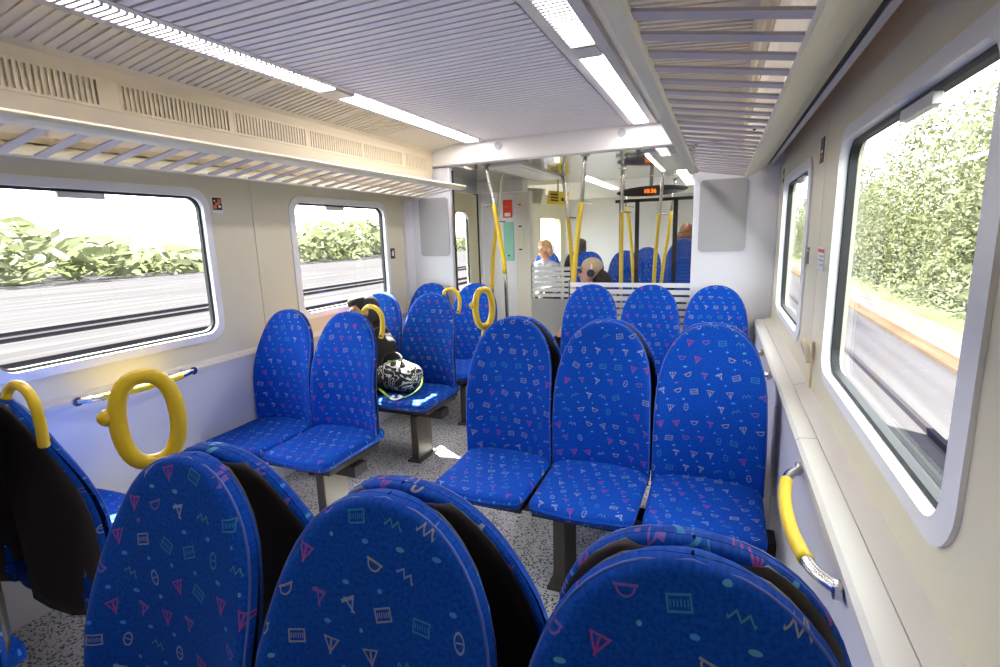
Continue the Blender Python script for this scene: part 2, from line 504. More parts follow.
# ------------------------------------------------------------------ setting: walls and windows
def build_wall(side):
    s = -1 if side == 'left' else 1
    xl = 1.478 if side == 'left' else 1.365
    XW = XWS[side]; XO = XW + 0.052
    root = empty('wall_' + side); tag(root, 'cream and lavender grey carriage side wall ' + ('with stickers by the ringed seat rows of two' if side == 'left' else 'beside the rows of three seats'), 'wall', kind='structure')
    for bi, ((b0, b1), (w0, w1)) in enumerate(zip(BAYS, WINS)):
        g = 0.0025
        if side == 'right' and bi == 0: w0 = 0.955
        m = MB()
        inner = rrect(w0 - 0.012, w1 + 0.012, WZ0 - 0.012, WZ1 + 0.012, 0.075)
        outer = outer_match(inner, b0 + g, b1 - g, 0.90, 1.93)
        ring_x(m, inner, outer, s * XW, s * XW)
        ring_x(m, inner, inner, s * XW, s * (XW + 0.03))
        ring_x(m, inner, outer, s * XO, s * XO)
        ring_x(m, outer, outer, s * XW, s * XO)
        ring_x(m, inner, inner, s * (XW + 0.03), s * XO)
        m.build('wall_panel', M['wall'], root)
        # lower panel and two-piece ledge
        MB().box(*sorted((s * xl, s * XO)), b0 + g, b1 - g, 0.0, 0.855).build('lower_panel', M['dado'], root)
        mid = (xl + XW) / 2
        MB().extrude_y([(s * (xl - 0.006), 0.852), (s * (xl - 0.008), 0.874), (s * (xl + 0.002), 0.884), (s * (mid - 0.001), 0.888), (s * (mid - 0.001), 0.852)], b0 + g - 0.6, (b1 - g - 0.6) if bi == 0 else b1).build('ledge', M['ledge'], root)
        MB().extrude_y([(s * (mid + 0.001), 0.852), (s * (mid + 0.001), 0.888), (s * (XW + 0.004), 0.906), (s * (XW + 0.03), 0.906), (s * (XW + 0.03), 0.852)], b0 + g, b1 - g).build('sill_strip', M['ledge'], root)
    # plain panel added behind the last window, windowless to darken the near seats
    MB().box(*sorted((s * XW, s * XO)), Y_BACK, 0.6875, 0.90, 1.93).build('wall_panel', M['wall'], root)
    MB().box(*sorted((s * xl, s * XO)), Y_BACK, 0.6875, 0.0, 0.855).build('lower_panel', M['dado'], root)
    MB().extrude_y([(s * (xl - 0.006), 0.852), (s * (xl - 0.008), 0.874), (s * (xl + 0.002), 0.884), (s * (XW + 0.004), 0.906), (s * (XW + 0.03), 0.906), (s * (XW + 0.03), 0.852)], Y_BACK, 0.085).build('ledge', M['ledge'], root)
    # wall behind the joints and above
    MB().box(*sorted((s * (XW + 0.02), s * XO)), Y_BACK, Y_FRONT, 1.90, 2.55).build('upper_lining', M['cove'], root)
    MB().box(*sorted((s * (XW + 0.012), s * XO)), Y_BACK, Y_FRONT, -0.05, 0.95).build('lower_lining', M['dado'], root)
    return root
wall_l, wall_r = build_wall('left'), build_wall('right')

wn = 0
WLAB = {('left', 0): 'track side window beside the large yellow ring handle', ('left', 1): 'track side window beside the pair of seats with the bag',
        ('right', 0): 'large window facing green trees above the curved yellow grab rail', ('right', 1): 'window facing trees next to the end wall with grey panel'}
for side in ('left', 'right'):
    s = -1 if side == 'left' else 1
    XW = XWS[side]
    for bi, (w0, w1) in enumerate(WINS):
        if side == 'right' and bi == 0: w0 = 0.955
        wn += 1
        root = empty('window_%d' % wn); tag(root, WLAB[(side, bi)], 'window', kind='structure')
        a = rrect(w0 - 0.045, w1 + 0.045, WZ0 - 0.045, WZ1 + 0.045, 0.10)
        b = rrect(w0 - 0.002, w1 + 0.002, WZ0 - 0.002, WZ1 + 0.002, 0.068)
        c = rrect(w0 + 0.004, w1 - 0.004, WZ0 + 0.004, WZ1 - 0.004, 0.064)
        m = MB()
        ring_x(m, a, a, s * (XW + 0.004), s * (XW - 0.008)); ring_x(m, a, b, s * (XW - 0.008), s * (XW - 0.014)); ring_x(m, b, b, s * (XW - 0.014), s * (XW + 0.012)); ring_x(m, a, b, s * (XW + 0.004), s * (XW + 0.012))
        m.build('frame', M['white'], root)
        d = rrect(w0 + 0.010, w1 - 0.010, WZ0 + 0.010, WZ1 - 0.010, 0.058)
        m = MB()
        ring_x(m, b, b, s * (XW + 0.012), s * (XW + 0.036)); ring_x(m, b, d, s * (XW + 0.012), s * (XW + 0.014)); ring_x(m, d, d, s * (XW + 0.014), s * (XW + 0.036)); ring_x(m, b, d, s * (XW + 0.036), s * (XW + 0.036))
        m.build('gasket', M['black'], root)
        m = MB(); n = len(b)
        m.v = [(s * (XW + 0.026), y, z) for y, z in b] + [(s * (XW + 0.031), y, z) for y, z in b]
        m.f = [tuple(range(n)), tuple(range(n, 2 * n))[::-1]] + [(k, (k + 1) % n, n + (k + 1) % n, n + k) for k in range(n)]
        m.build('pane', M['glass'], root)
        yc = w0 + 0.42
        MB().box(*sorted((s * (XW + 0.004), s * (XW + 0.024))), yc - 0.095, yc + 0.095, WZ1 - 0.036, WZ1 - 0.010).build('pull_bar', M['rack_metal'], root, bevel=0.003)

# unseen end wall, added close behind the camera to cut light; then roof
tag(MB().box(-1.58, 1.55, Y_BACK - 0.08, Y_BACK, 0, 2.5).build('wall_back', M['wall']), 'plain end wall added to shut off light behind the seats', 'wall', kind='structure')
tag(MB().extrude_y([(-1.62, 2.20), (-1.48, 2.50), (-1.0, 2.66), (1.0, 2.66), (1.45, 2.50), (1.59, 2.20), (1.50, 2.20), (1.40, 2.46), (0.98, 2.60), (-0.98, 2.60), (-1.40, 2.46), (-1.50, 2.20)], Y_BACK - 0.1, Y_END + 0.1).build('roof', M['cove']), 'curved outer roof shell of the carriage', 'roof', kind='structure')
# carriage body beyond the near saloon
def far_side(s):
    root = empty('wall_far_' + ('left' if s < 0 else 'right'))
    tag(root, 'far saloon side wall beyond the doorway on the ' + ('track side' if s < 0 else 'tree side'), 'wall', kind='structure')
    XF = XWS['left' if s < 0 else 'right']; x0, x1 = sorted((s * XF, s * (XF + 0.1)))
    # door zone 4.06-5.66, far saloon to Y_END with two windows
    MB().box(x0, x1, 4.06, 4.70, 0, 2.5).build('door_pocket', M['partition'], root)
    MB().box(x0, x1, 5.42, 5.75, 0, 2.5).build('door_pocket', M['partition'], root)
    MB().box(x0, x1, 4.70, 5.42, 2.0, 2.5).build('door_header', M['partition'], root)
    for y0, y1, w0, w1 in ((5.75, 7.5, 6.1, 7.2), (7.5, Y_END, 7.8, 8.9)):
        m = MB(); xi = s * XF
        inner = rrect(w0, w1, WZ0, WZ1, 0.07); outer = outer_match(inner, y0, y1, 0, 2.5)
        ring_x(m, inner, outer, xi, xi); ring_x(m, inner, inner, xi, s * (XF + 0.1)); ring_x(m, inner, outer, s * (XF + 0.1), s * (XF + 0.1))
        m.build('wall_panel', M['wall'], root)
        m = MB(); n = len(inner)
        m.v = [(s * (XF + 0.04), y, z) for y, z in inner] + [(s * (XF + 0.046), y, z) for y, z in inner]
        m.f = [tuple(range(n)), tuple(range(n, 2 * n))[::-1]] + [(k, (k + 1) % n, n + (k + 1) % n, n + k) for k in range(n)]
        m.build('pane', M['glass'], root)
far_side(-1); far_side(1)
tag(MB().box(-1.58, 1.55, Y_END, Y_END + 0.08, 0, 2.5).build('wall_front', M['partition']), 'white end wall of the far saloon', 'wall', kind='structure')

# ------------------------------------------------------------------ setting: ceiling
ceil = empty('ceiling'); tag(ceil, 'ribbed grey metal carriage ceiling with recessed strip lights', 'ceiling', kind='structure')
MB().box(-0.715, 0.455, Y_BACK, 4.05, 2.335, 2.36).build('backing', M['ceil'], ceil)
ribs = MB(); y = Y_BACK + 0.02
while y < 4.02:
    ribs.extrude_y([(-0.70, 2.300), (0.438, 2.300), (0.438, 2.335), (-0.70, 2.335)], y, min(y + 0.034, 4.03)); y += 0.0462
ro = ribs.build('rib', M['ceil'], ceil); ro['kind'] = 'stuff'
MB().box(-0.735, -0.70, Y_BACK, 4.05, 2.296, 2.34).build('edge_strip', M['rack_metal'], ceil)
MB().box(0.448, 0.494, Y_BACK, 4.05, 2.296, 2.34).build('edge_strip', M['rack_metal'], ceil)
for s, xi in ((-1, 0.845), (1, 0.605)):
    xo = 1.205
    MB().box(*sorted((s * xi, s * (xi + 0.045))), Y_BACK, 4.05, 2.290, 2.34).build('edge_strip', M['rack_metal'], ceil)
    a0 = xi + 0.045
    if True:
        # outer panels: long ribbed sheets with plain joints
        for p0, p1 in ((Y_BACK, 0.225), (0.23, 1.445), (1.45, 2.095), (2.10, 2.725), (2.73, 3.345), (3.35, 4.04)):
            MB().extrude_y([(s * a0, 2.312), (s * xo, 2.262), (s * xo, 2.29), (s * a0, 2.34)], p0, p1).build('outer_panel', M['outer'], ceil)
            if p1 < 3.4:
                rb = MB(); y = p0 + 0.03
                while y < p1 - 0.04:
                    rb.extrude_y([(s * (a0 + 0.02), 2.302), (s * (xo - 0.02), 2.258), (s * (xo - 0.02), 2.27), (s * (a0 + 0.02), 2.315)], y, y + 0.022); y += 0.042
                q = rb.build('outer_rib', M['outer'], ceil); q['kind'] = 'stuff'
    MB().box(*sorted((s * a0, s * 1.25)), Y_BACK, 4.05, 2.34, 2.36).build('outer_backing', M['outer'], ceil)
    # coved vent wall above the rack
    prof = [(xo - 0.005, 2.262), (xo + 0.012, 2.245), (xo + 0.018, 2.205), (xo + 0.055, 2.205), (xo + 0.055, 2.086), (xo + 0.020, 2.086), (xo + 0.03, 2.02), (xo + 0.06, 1.95), (1.30, 1.93), (1.34, 1.93), (1.34, 2.30), (xo, 2.30)]
    MB().extrude_y([(s * x, z) for x, z in prof], Y_BACK, 4.05).build('cove', M['cove'], ceil)
    VENTS = ((-0.25, 0.35), (0.40, 0.90), (0.925, 1.42), (1.49, 2.02), (2.045, 2.55), (2.575, 3.08), (3.10, 3.60), (3.625, 3.95))
    edges = [Y_BACK] + [e for v in VENTS for e in v] + [4.05]
    for e0, e1 in zip(edges[0::2], edges[1::2]):                       # solid wall between the vents
        MB().box(*sorted((s * (xo + 0.016), s * (xo + 0.056))), e0, e1, 2.086, 2.205).build('vent_post', M['cove'], ceil)
    for v0, v1 in VENTS:                                               # upright bars with open slots between them
        bars = MB(); xa, xb = sorted((s * (xo + 0.015), s * (xo + 0.021)))
        bars.box(xa, xb, v0, v1, 2.193, 2.205); bars.box(xa, xb, v0, v1, 2.086, 2.098)
        y = v0
        while y < v1 - 0.02:
            bars.box(xa, xb, y, y + 0.0114, 2.098, 2.193); y += 0.0209
        bars.box(xa, xb, y, v1, 2.098, 2.193)
        q = bars.build('vent_bar', M['cove'], ceil); q['kind'] = 'stuff'
    MB().disc((s * (xo + 0.035), 2.72 if s < 0 else 2.9, 2.005), (s, 0, 0.3), 0.012, 0.02).build('lock', M['black'], ceil)
MB().disc((-(1.205 + 0.04), 3.93, 2.0), (-1, 0, 0.3), 0.013, 0.02).build('lock', M['black'], ceil)

# strip lights
def strip_light(x0, x1, y_cut, label):
    root = empty('strip_light', ((x0 + x1) / 2, 0, 2.30)); tag(root, label, 'light', 'ceiling strip lights')
    cx = (x0 + x1) / 2; hw = (x1 - x0) / 2
    m = MB()
    m.box(-hw + 0.004, hw - 0.004, y_cut, 2.27, 0.0, 0.018); m.box(-hw + 0.004, hw - 0.004, 2.43, 3.95, -0.010, 0.006)
    m.build('diffuser', M['light'], root)
    # the same tube goes on past the upper edge of the picture
    MB().box(-hw + 0.004, hw - 0.004, -0.60, y_cut, 0.0, 0.018).build('diffuser_offscreen', M['light'], root)
    MB().box(-hw, hw, Y_BACK + 0.05, -0.60, -0.003, 0.012).build('joint_cover', M['rack_metal'], root)
    fins = MB(); y = -0.59
    while y < 2.27:
        fins.box(-hw, hw, y, y + 0.012, -0.010, 0.012); y += 0.0262
    q = fins.build('louvre', M['rack_metal'], root); q['kind'] = 'stuff'
    MB().box(-hw, hw, 2.28, 2.42, -0.012, 0.012).build('joint_cover', M['rack_metal'], root)
    MB().box(-hw, hw, 3.97, 4.05, -0.012, 0.012).build('joint_cover', M['rack_metal'], root)
strip_light(-0.845, -0.737, 1.05, 'long ceiling strip light above the rows of two seats')
strip_light(0.496, 0.602, 1.70, 'long ceiling strip light next to the slatted luggage rack over the three-seat rows')

# luggage racks
def rack(s, label):
    root = empty('luggage_rack', (0, 0, 0)); tag(root, label, 'luggage rack', 'overhead luggage racks')
    y0, y1 = Y_BACK, 4.0
    XW = XWS['left' if s < 0 else 'right']
    lip = [(0.878, 1.944), (0.882, 1.930), (0.90, 1.921), (0.935, 1.916), (0.945, 1.920), (0.945, 1.932), (0.915, 1.940), (0.895, 1.952), (0.884, 1.953)]
    MB().extrude_y([(s * x, z) for x, z in lip], y0, y1).build('front_lip', M['wall'], root, bevel=0.002)
    sm = MB().obox((0, 0, 0), (0.158, 0, -s * 0.027), (0, 0.020, 0), (s * 0.0005, 0, 0.003)).mesh('slat', M['slat'])
    y = -0.60
    while y < 3.98:
        if y > 0.3:
            so = bpy.data.objects.new('slat', sm); C.objects.link(so); so.parent = root; so.location = (s * 1.095, y, 1.899)
        y += 0.1185
    cv = [(1.238, 1.872), (1.246, 1.864), (1.27, 1.872), (1.33, 1.905), (1.372, 1.938), (1.372, 1.955), (1.32, 1.93), (1.26, 1.90), (1.24, 1.885)]
    MB().extrude_y([(s * x, z) for x, z in cv], y0, y1).build('back_cove', M['wall'], root, smooth=False)
    MB().extrude_y([(s * 1.372, 1.940), (s * 1.395, 1.952), (s * 1.395, 1.985), (s * 1.372, 1.985)], y0, y1).build('rail', M['black'], root)
    MB().extrude_y([(s * 1.392, 1.945), (s * 1.412, 1.945), (s * 1.412, 1.955), (s * 1.392, 1.957)], y0, y1).build('rail_cap', M['rack_metal'], root)
rack(-1, 'slatted metal luggage rack above the rows of two seats')
rack(1, 'slatted metal luggage rack above the rows of three seats')

# ------------------------------------------------------------------ seats
SEAT_TOP, SEAT_BOT = 1.137, 0.455
HW = 0.221
def width_at(t):
    w = max(0.0, 1 - (1 - t / 0.48) ** 2.5) ** 0.44 if t < 0.48 else 1.0
    return HW * w * (0.94 + 0.06 * min(1, t / 0.75))
def lean(t):
    """y of the backrest's mid surface, t from 0 (top) to 1 (bottom); seat faces -y"""
    return -0.055 * t - 0.020 * math.sin(PI * min(1, t * 1.05)) + 0.012 * (1 - t) ** 6
def bolster(t):
    k = min(1, max(0, (t - 0.12) / 0.5)); k = k * k * (3 - 2 * k)
    return 0.006 + 0.062 * k
def backrest_mesh():
    m = MB(); uv = []
    T = 0.030
    ts = [0.0, 0.004, 0.012, 0.025, 0.045, 0.07, 0.10, 0.14, 0.19, 0.25, 0.32, 0.40, 0.5, 0.6, 0.7, 0.8, 0.9, 0.97, 1.0]
    cs = [-1, -0.985, -0.95, -0.88, -0.76, -0.55, -0.28, 0, 0.28, 0.55, 0.76, 0.88, 0.95, 0.985, 1]
    H = SEAT_TOP - SEAT_BOT
    rows = []
    for side in (-1, 1):
        grid = []
        for t in ts:
            w = max(width_at(t), 0.002); row = []
            for c in cs:
                x = c * w; z = SEAT_TOP - t * H
                d = min((1 - abs(c)) * w, t * H + (1 - abs(c)) * w * 0.5, (1 - t) * H * 1.0 + 0.004)
                q = min(1.0, d / 0.026)
                th = T * math.sqrt(max(0, 1 - (1 - q) ** 2))
                dish = bolster(t) * abs(c) ** 3     # side bolsters come forward
                y = lean(t) + side * th * (1.0 if side < 0 else 0.5) - (dish if side < 0 else dish * 0.8)
                row.append(len(m.v)); m.v.append((x, y, z)); uv.append((x + 0.3 + 0.01 * side, t * H))
            grid.append(row)
        for i in range(len(ts) - 1):
            for j in range(len(cs) - 1):
                q = (grid[i][j], grid[i][j + 1], grid[i + 1][j + 1], grid[i + 1][j])
                m.f.append(q if side < 0 else q[::-1])
        rows.append(grid)
    m.uv = uv
    me = m.mesh('backrest', M['fabric'], True)
    bm = bmesh.new(); bm.from_mesh(me); bmesh.ops.remove_doubles(bm, verts=bm.verts[:], dist=0.0004); bmesh.ops.recalc_face_normals(bm, faces=bm.faces[:]); bm.to_mesh(me); bm.free()
    for p in me.polygons: p.use_smooth = True
    return me
def shell_mesh():
    """dark plastic back shell behind the pad"""
    m = MB(); H = SEAT_TOP - SEAT_BOT
    ts = [0.03, 0.05, 0.08, 0.13, 0.2, 0.3, 0.42, 0.6, 0.8, 1.0, 1.06]
    cs = [-1, -0.9, -0.5, 0, 0.5, 0.9, 1]
    g = [[], []]
    for k, off in enumerate((0.004, 0.024)):
        for t in ts:
            w = width_at(min(t, 1)) * 0.965; row = []
            for c in cs:
                z = SEAT_TOP - t * H; o2 = off if k == 0 else off - 0.012 * abs(c) ** 4
                row.append(len(m.v)); m.v.append((c * w, lean(min(t, 1)) + o2 - 0.7 * bolster(min(t, 1)) * abs(c) ** 3, z))
            g[k].append(row)
    for k in (0, 1):
        for i in range(len(ts) - 1):
            for j in range(len(cs) - 1):
                m.f.append((g[k][i][j], g[k][i][j + 1], g[k][i + 1][j + 1], g[k][i + 1][j]))
    for i in range(len(ts) - 1):
        for j in (0, -1): m.f.append((g[0][i][j], g[0][i + 1][j], g[1][i + 1][j], g[1][i][j]))
    for j in range(len(cs) - 1):
        for i in (0, -1): m.f.append((g[0][i][j], g[0][i][j + 1], g[1][i][j + 1], g[1][i][j]))
    return m.mesh('back_shell', M['dark'], True)
def piping_mesh():
    H = SEAT_TOP - SEAT_BOT; pts = []
    tt = [0.97, 0.85, 0.7, 0.6, 0.5, 0.4, 0.32, 0.25, 0.19, 0.14, 0.10, 0.07, 0.045, 0.025, 0.012]
    for sgn in (-1, 1):
        side = []
        for t in tt:
            w = width_at(t) * 0.985 - 0.001
            side.append(Vector((sgn * w, lean(t) - 0.016 - 0.92 * bolster(t), SEAT_TOP - t * H - 0.001)))
        pts += side if sgn < 0 else side[::-1]
        if sgn < 0: pts.append(Vector((0, lean(0) - 0.016, SEAT_TOP - 0.002)))
    return MB().tube(pts, 0.0026, 6).mesh('piping', M['piping'], True)
def cushion_mesh():
    m = MB(); uv = []
    y_back, depth, zt, th = -0.055, 0.490, 0.492, 0.066
    cs = [-1, -0.985, -0.94, -0.85, -0.6, -0.3, 0, 0.3, 0.6, 0.85, 0.94, 0.985, 1]
    vs = [0, 0.02, 0.06, 0.2, 0.4, 0.6, 0.8, 0.88, 0.94, 0.975, 0.992, 1.0]
    grids = []
    for side in (1, -1):
        grid = []
        for v in vs:
            wv = HW * (0.985 - 0.03 * v) * (1 - 0.07 * max(0, (v - 0.88) / 0.12) ** 2.2)
            row = []
            for c in cs:
                x = c * wv
                bow = 0.022 * (1 - c * c)
                y = y_back - v * (depth - 0.022 + bow)
                de = min((1 - abs(c)) * wv, (1 - v) * depth)
                q = min(1.0, de / 0.032)
                e = math.sqrt(max(0, 1 - (1 - q) ** 2))
                z = zt - th * 0.5 + side * th * 0.5 * e
                if side > 0: z += -0.014 * (1 - c * c) * (1 - abs(v - 0.45) * 1.6) - 0.02 * v + 0.012 * v * v
                else: z -= 0.004
                row.append(len(m.v)); m.v.append((x, y, z)); uv.append((x + 0.31, 0.9 + v * depth + (0.0 if side > 0 else 0.12)))
            grid.append(row)
        for i in range(len(vs) - 1):
            for j in range(len(cs) - 1):
                m.f.append((grid[i][j], grid[i][j + 1], grid[i + 1][j + 1], grid[i + 1][j]))
        grids.append(grid)
    n, k = len(vs), len(cs)
    loop = [(0, j) for j in range(k)] + [(i, k - 1) for i in range(1, n)] + [(n - 1, j) for j in range(k - 2, -1, -1)] + [(i, 0) for i in range(n - 2, 0, -1)]
    for q in range(len(loop)):
        a, b = loop[q], loop[(q + 1) % len(loop)]
        m.f.append((grids[0][a[0]][a[1]], grids[0][b[0]][b[1]], grids[1][b[0]][b[1]], grids[1][a[0]][a[1]]))
    m.uv = uv
    return m.mesh('cushion', M['fabric'], True)
def pan_mesh():
    m = MB(); m.obox((0, -0.29, 0.408), (HW * 0.90, 0, 0), (0, 0.20, -0.006), (0, 0, 0.014))
    m.obox((0, -0.29, 0.385), (HW * 0.55, 0, 0), (0, 0.14, 0), (0, 0, 0.014))
    return m.mesh('seat_pan', M['dark'])
ME = dict(backrest=backrest_mesh(), back_shell=shell_mesh(), piping=piping_mesh(), cushion=cushion_mesh(), seat_pan=pan_mesh())
def part(name, me, parent):
    o = bpy.data.objects.new(name, me); C.objects.link(o); o.parent = parent; return o

# handles in the local frame of a seat that faces -y
def hook_meshes(sg):
    P = [(0.095, 0.0, 1.128), (0.105, -0.004, 1.150), (0.135, -0.006, 1.168), (0.175, -0.006, 1.166), (0.208, -0.006, 1.142), (0.222, -0.006, 1.105), (0.222, -0.008, 1.06), (0.214, -0.010, 1.015), (0.208, -0.012, 0.995)]
    path = smoothpath([(sg * x, y, z) for x, y, z in P], 5)
    n = len(path); rs = [0.0135] * n
    rs[-1] = 0.006
    a = MB().tube(path, rs, 10).mesh('hook_handle', M['yellow'], True)
    b = MB().disc((sg * 0.216, -0.026, 1.012), (0, 1, 0), 0.006, 0.006, 12).mesh('bolt', M['black'])
    return a, b
HOOK_R = hook_meshes(1); HOOK_L = hook_meshes(-1)
def ring_meshes():
    # seat faces +y after a half turn; local aisle side is +x
    cx, cy, cz = 0.182, 0.010, 1.172
    d = Vector((0.5, 0.87, 0)).normalized()
    pts = []
    for k in range(32):
        a = 2 * PI * k / 32
        ca, sa = math.cos(a), math.sin(a)
        ex = math.copysign(abs(ca) ** 0.8, ca); ez = math.copysign(abs(sa) ** 0.9, sa)
        pts.append(Vector((cx, cy, cz)) + d * (0.052 * ex) + Vector((0, 0, 0.094 * ez)))
    a = MB().tube(pts, 0.0165, 12, closed=True).mesh('ring_handle', M['yellow'], True)
    b = MB().tube(smoothpath([(cx, cy, cz - 0.095), (cx + 0.004, cy - 0.002, cz - 0.13), (cx + 0.012, cy - 0.004, cz - 0.165), (cx + 0.010, cy - 0.006, cz - 0.19)], 4), [0.014] * 8 + [0.011] * 5, 10)
    b = b.mesh('ring_stem', M['yellow'], True)
    q = Vector((cx, cy, cz)) + d * -0.075 + Vector((0, 0, -0.02))
    c = MB().ellipsoid(Vector((cx, cy, cz)) + d * 0.066 + Vector((0.004, 0, 0.02)), (0.016, 0.018, 0.018), 12, 8).mesh('ring_boss', M['yellow'], True)
    return a, b, c
RING = ring_meshes()

def seat(x, y, face, label, group, handle=None):
    o = empty('train_seat', (x, y, 0), 0 if face < 0 else PI)
    tag(o, label, 'seat', group)
    bk = part('backrest', ME['backrest'], o); part('piping', ME['piping'], bk)
    part('back_shell', ME['back_shell'], o); part('cushion', ME['cushion'], o); part('seat_pan', ME['seat_pan'], o)
    if handle == 'hook_r':
        h = part('hook_handle', HOOK_R[0], o); part('bolt', HOOK_R[1], h)
    elif handle == 'hook_l':
        h = part('hook_handle', HOOK_L[0], o); part('bolt', HOOK_L[1], h)
    elif handle == 'ring':
        h = part('ring_handle', RING[0], o); part('ring_stem', RING[1], h); part('ring_boss', RING[2], h)
    return o
X3 = (0.204, 0.652, 1.100)
X2 = (-0.790, -1.236)
N_M, N_P, B_M, B_P, D_Y, E_Y = 0.606, 0.662, 2.292, 2.348, 3.205, 3.950
place = ('aisle seat', 'middle seat', 'window seat')
def triple(y, face, desc, group, ring=False):
    for i, x in enumerate(X3):
        seat(x, y, face, 'blue patterned %s%s, %s' % (place[i], ' with yellow ring handle' if (ring and i == 0) else '', desc), group, 'ring' if (ring and i == 0) else None)
triple(N_M, -1, 'backward facing row of three under the curved grab rail', 'near three-seat row facing backwards')
triple(N_P, 1, 'near row of three facing the glass screen', 'near three-seat row facing forwards', True)
triple(B_M, -1, 'row of three whose cushions face the near row', 'facing three-seat row')
triple(B_P, 1, 'hidden row of three facing the end row', 'hidden three-seat row behind', True)
triple(E_Y, -1, 'row of three against the striped glass screen', 'end three-seat row at the glass screen')
def pair(y, face, desc, group, hook):
    for i, x in enumerate(X2):
        seat(x, y, face, 'blue patterned %s%s, %s' % ('aisle seat' if i == 0 else 'window seat', ' with yellow hook' if (hook and i == 0) else '', desc), group, hook if i == 0 else None)
pair(N_P + 0.055, 1, 'pair with sunlit cushions facing the next pair', 'near two-seat row facing forwards', 'hook_l')
pair(N_M + 0.045, -1, 'pair in dark shade behind the sunlit pair', 'near two-seat row facing backwards', None)
pair(B_M, -1, 'pair standing between the two track side windows', 'facing two-seat row', 'hook_r')
pair(D_Y, -1, 'pair where the black and white bag lies', 'bag two-seat row', 'hook_r')
pair(E_Y, -1, 'pair against the end partition with grey panel', 'end two-seat row', None)

# bench supports
def bench(x0, x1, y, face, legs, label, mleg='dark_metal'):
    o = empty('seat_support', ((x0 + x1) / 2, y, 0)); tag(o, label, 'seat frame', 'bench support frames')
    cx = (x0 + x1) / 2; f = face
    yc = f * 0.27
    MB().box(x0 - cx, x1 - cx, yc - 0.05, yc + 0.05, 0.315, 0.372).build('beam', M['dark'], o)
    for lx in legs:
        MB().obox((lx - cx, yc, 0.165), (0.028, 0, 0), (0, 0.095, 0), (0, 0, 0.16)).build('leg', M[mleg], o, bevel=0.006)
        MB().box(lx - cx - 0.05, lx - cx + 0.05, yc - 0.12, yc + 0.12, 0.0, 0.012).build('foot_plate', M['dark_metal'], o)
bench(0.02, 1.355, N_M, -1, (0.36,), 'dark bench frame under the near backwards three-seat row')
bench(0.02, 1.355, N_P, 1, (0.36,), 'dark bench frame under the three-seat row with near ring handle')
bench(0.02, 1.355, B_M, -1, (0.53,), 'dark bench frame with wide leg under the facing three-seat row')
bench(0.02, 1.355, B_P, 1, (0.36,), 'dark bench frame hidden behind the facing three-seat row')
bench(0.02, 1.355, E_Y, -1, (0.36,), 'dark bench frame under the glass screen end row')
bench(-1.46, -0.58, N_P + 0.055, 1, (-0.78,), 'bench frame under the pair with sunlit cushion')
bench(-1.46, -0.58, N_M + 0.045, -1, (-0.78,), 'bench frame under the dark shaded pair')
bench(-1.46, -0.58, B_M, -1, (-0.78,), 'bench frame under the pair standing between the two windows')
bench(-1.46, -0.58, D_Y, -1, (-0.78,), 'bench frame with brown leg under the seat with bag')
bench(-1.46, -0.58, E_Y, -1, (-0.78,), 'bench frame under the pair at the end partition')

# ------------------------------------------------------------------ wall grab rails, reflection arc, stickers
def grab_rail(s, y0, y1, x, z, bulge, label):
    o = empty('grab_rail', (s * x, (y0 + y1) / 2, z)); tag(o, label, 'grab rail', 'yellow and steel grab rails on the side walls')
    h = (y1 - y0) / 2
    P = [(0.006, -h, 0), (-bulge * 0.55, -h * 0.80, -0.002), (-bulge * 0.92, -h * 0.4, -0.006), (-bulge, 0, -0.008), (-bulge * 0.92, h * 0.4, -0.006), (-bulge * 0.55, h * 0.80, -0.002), (0.006, h, 0)]
    path = smoothpath([(s * a, b, c) for a, b, c in P], 6)
    MB().tube(path, 0.0135, 12).build('steel_bar', M['chrome'], o, smooth=True)
    n = len(path)
    MB().tube(path[int(n * .22):int(n * .80)], 0.0165, 12).build('yellow_sleeve', M['yellow'], o, smooth=True)
    for e in (-1, 1):
        MB().disc((s * 0.0, e * h * 0.99, 0), (1, 0, 0), 0.02, 0.012, 16).build('rosette', M['chrome'], o)
grab_rail(1, 1.06, 1.62, 1.352, 0.835, 0.055, 'curved yellow grab rail with steel ends beneath the large tree window')
grab_rail(1, 2.65, 3.15, 1.352, 0.84, 0.055, 'small far grab rail between the three-seat rows on the tree side wall')
grab_rail(-1, 1.22, 1.76, 1.398, 0.885, 0.035, 'straight yellow and steel grab rail below window behind the ring handle')
# reflection on the tree side wall, built as a cream arc over the joint
o = empty('reflection_arc', (1.448, 2.25, 1.0)); tag(o, 'small cream arc built for a reflection on the wall joint between tree windows', 'hook')
MB().tube(smoothpath([(0, 0.05, 0.03), (-0.015, 0.04, 0.075), (-0.02, 0.0, 0.095), (-0.015, -0.04, 0.07), (-0.005, -0.055, 0.02)], 5), 0.011, 8).build('arc_tube', M['cove'], o, smooth=True)
MB().box(0.008, 0.016, -0.006, 0.006, -0.09, 0.09).build('seam_strip', M['cove'], o)

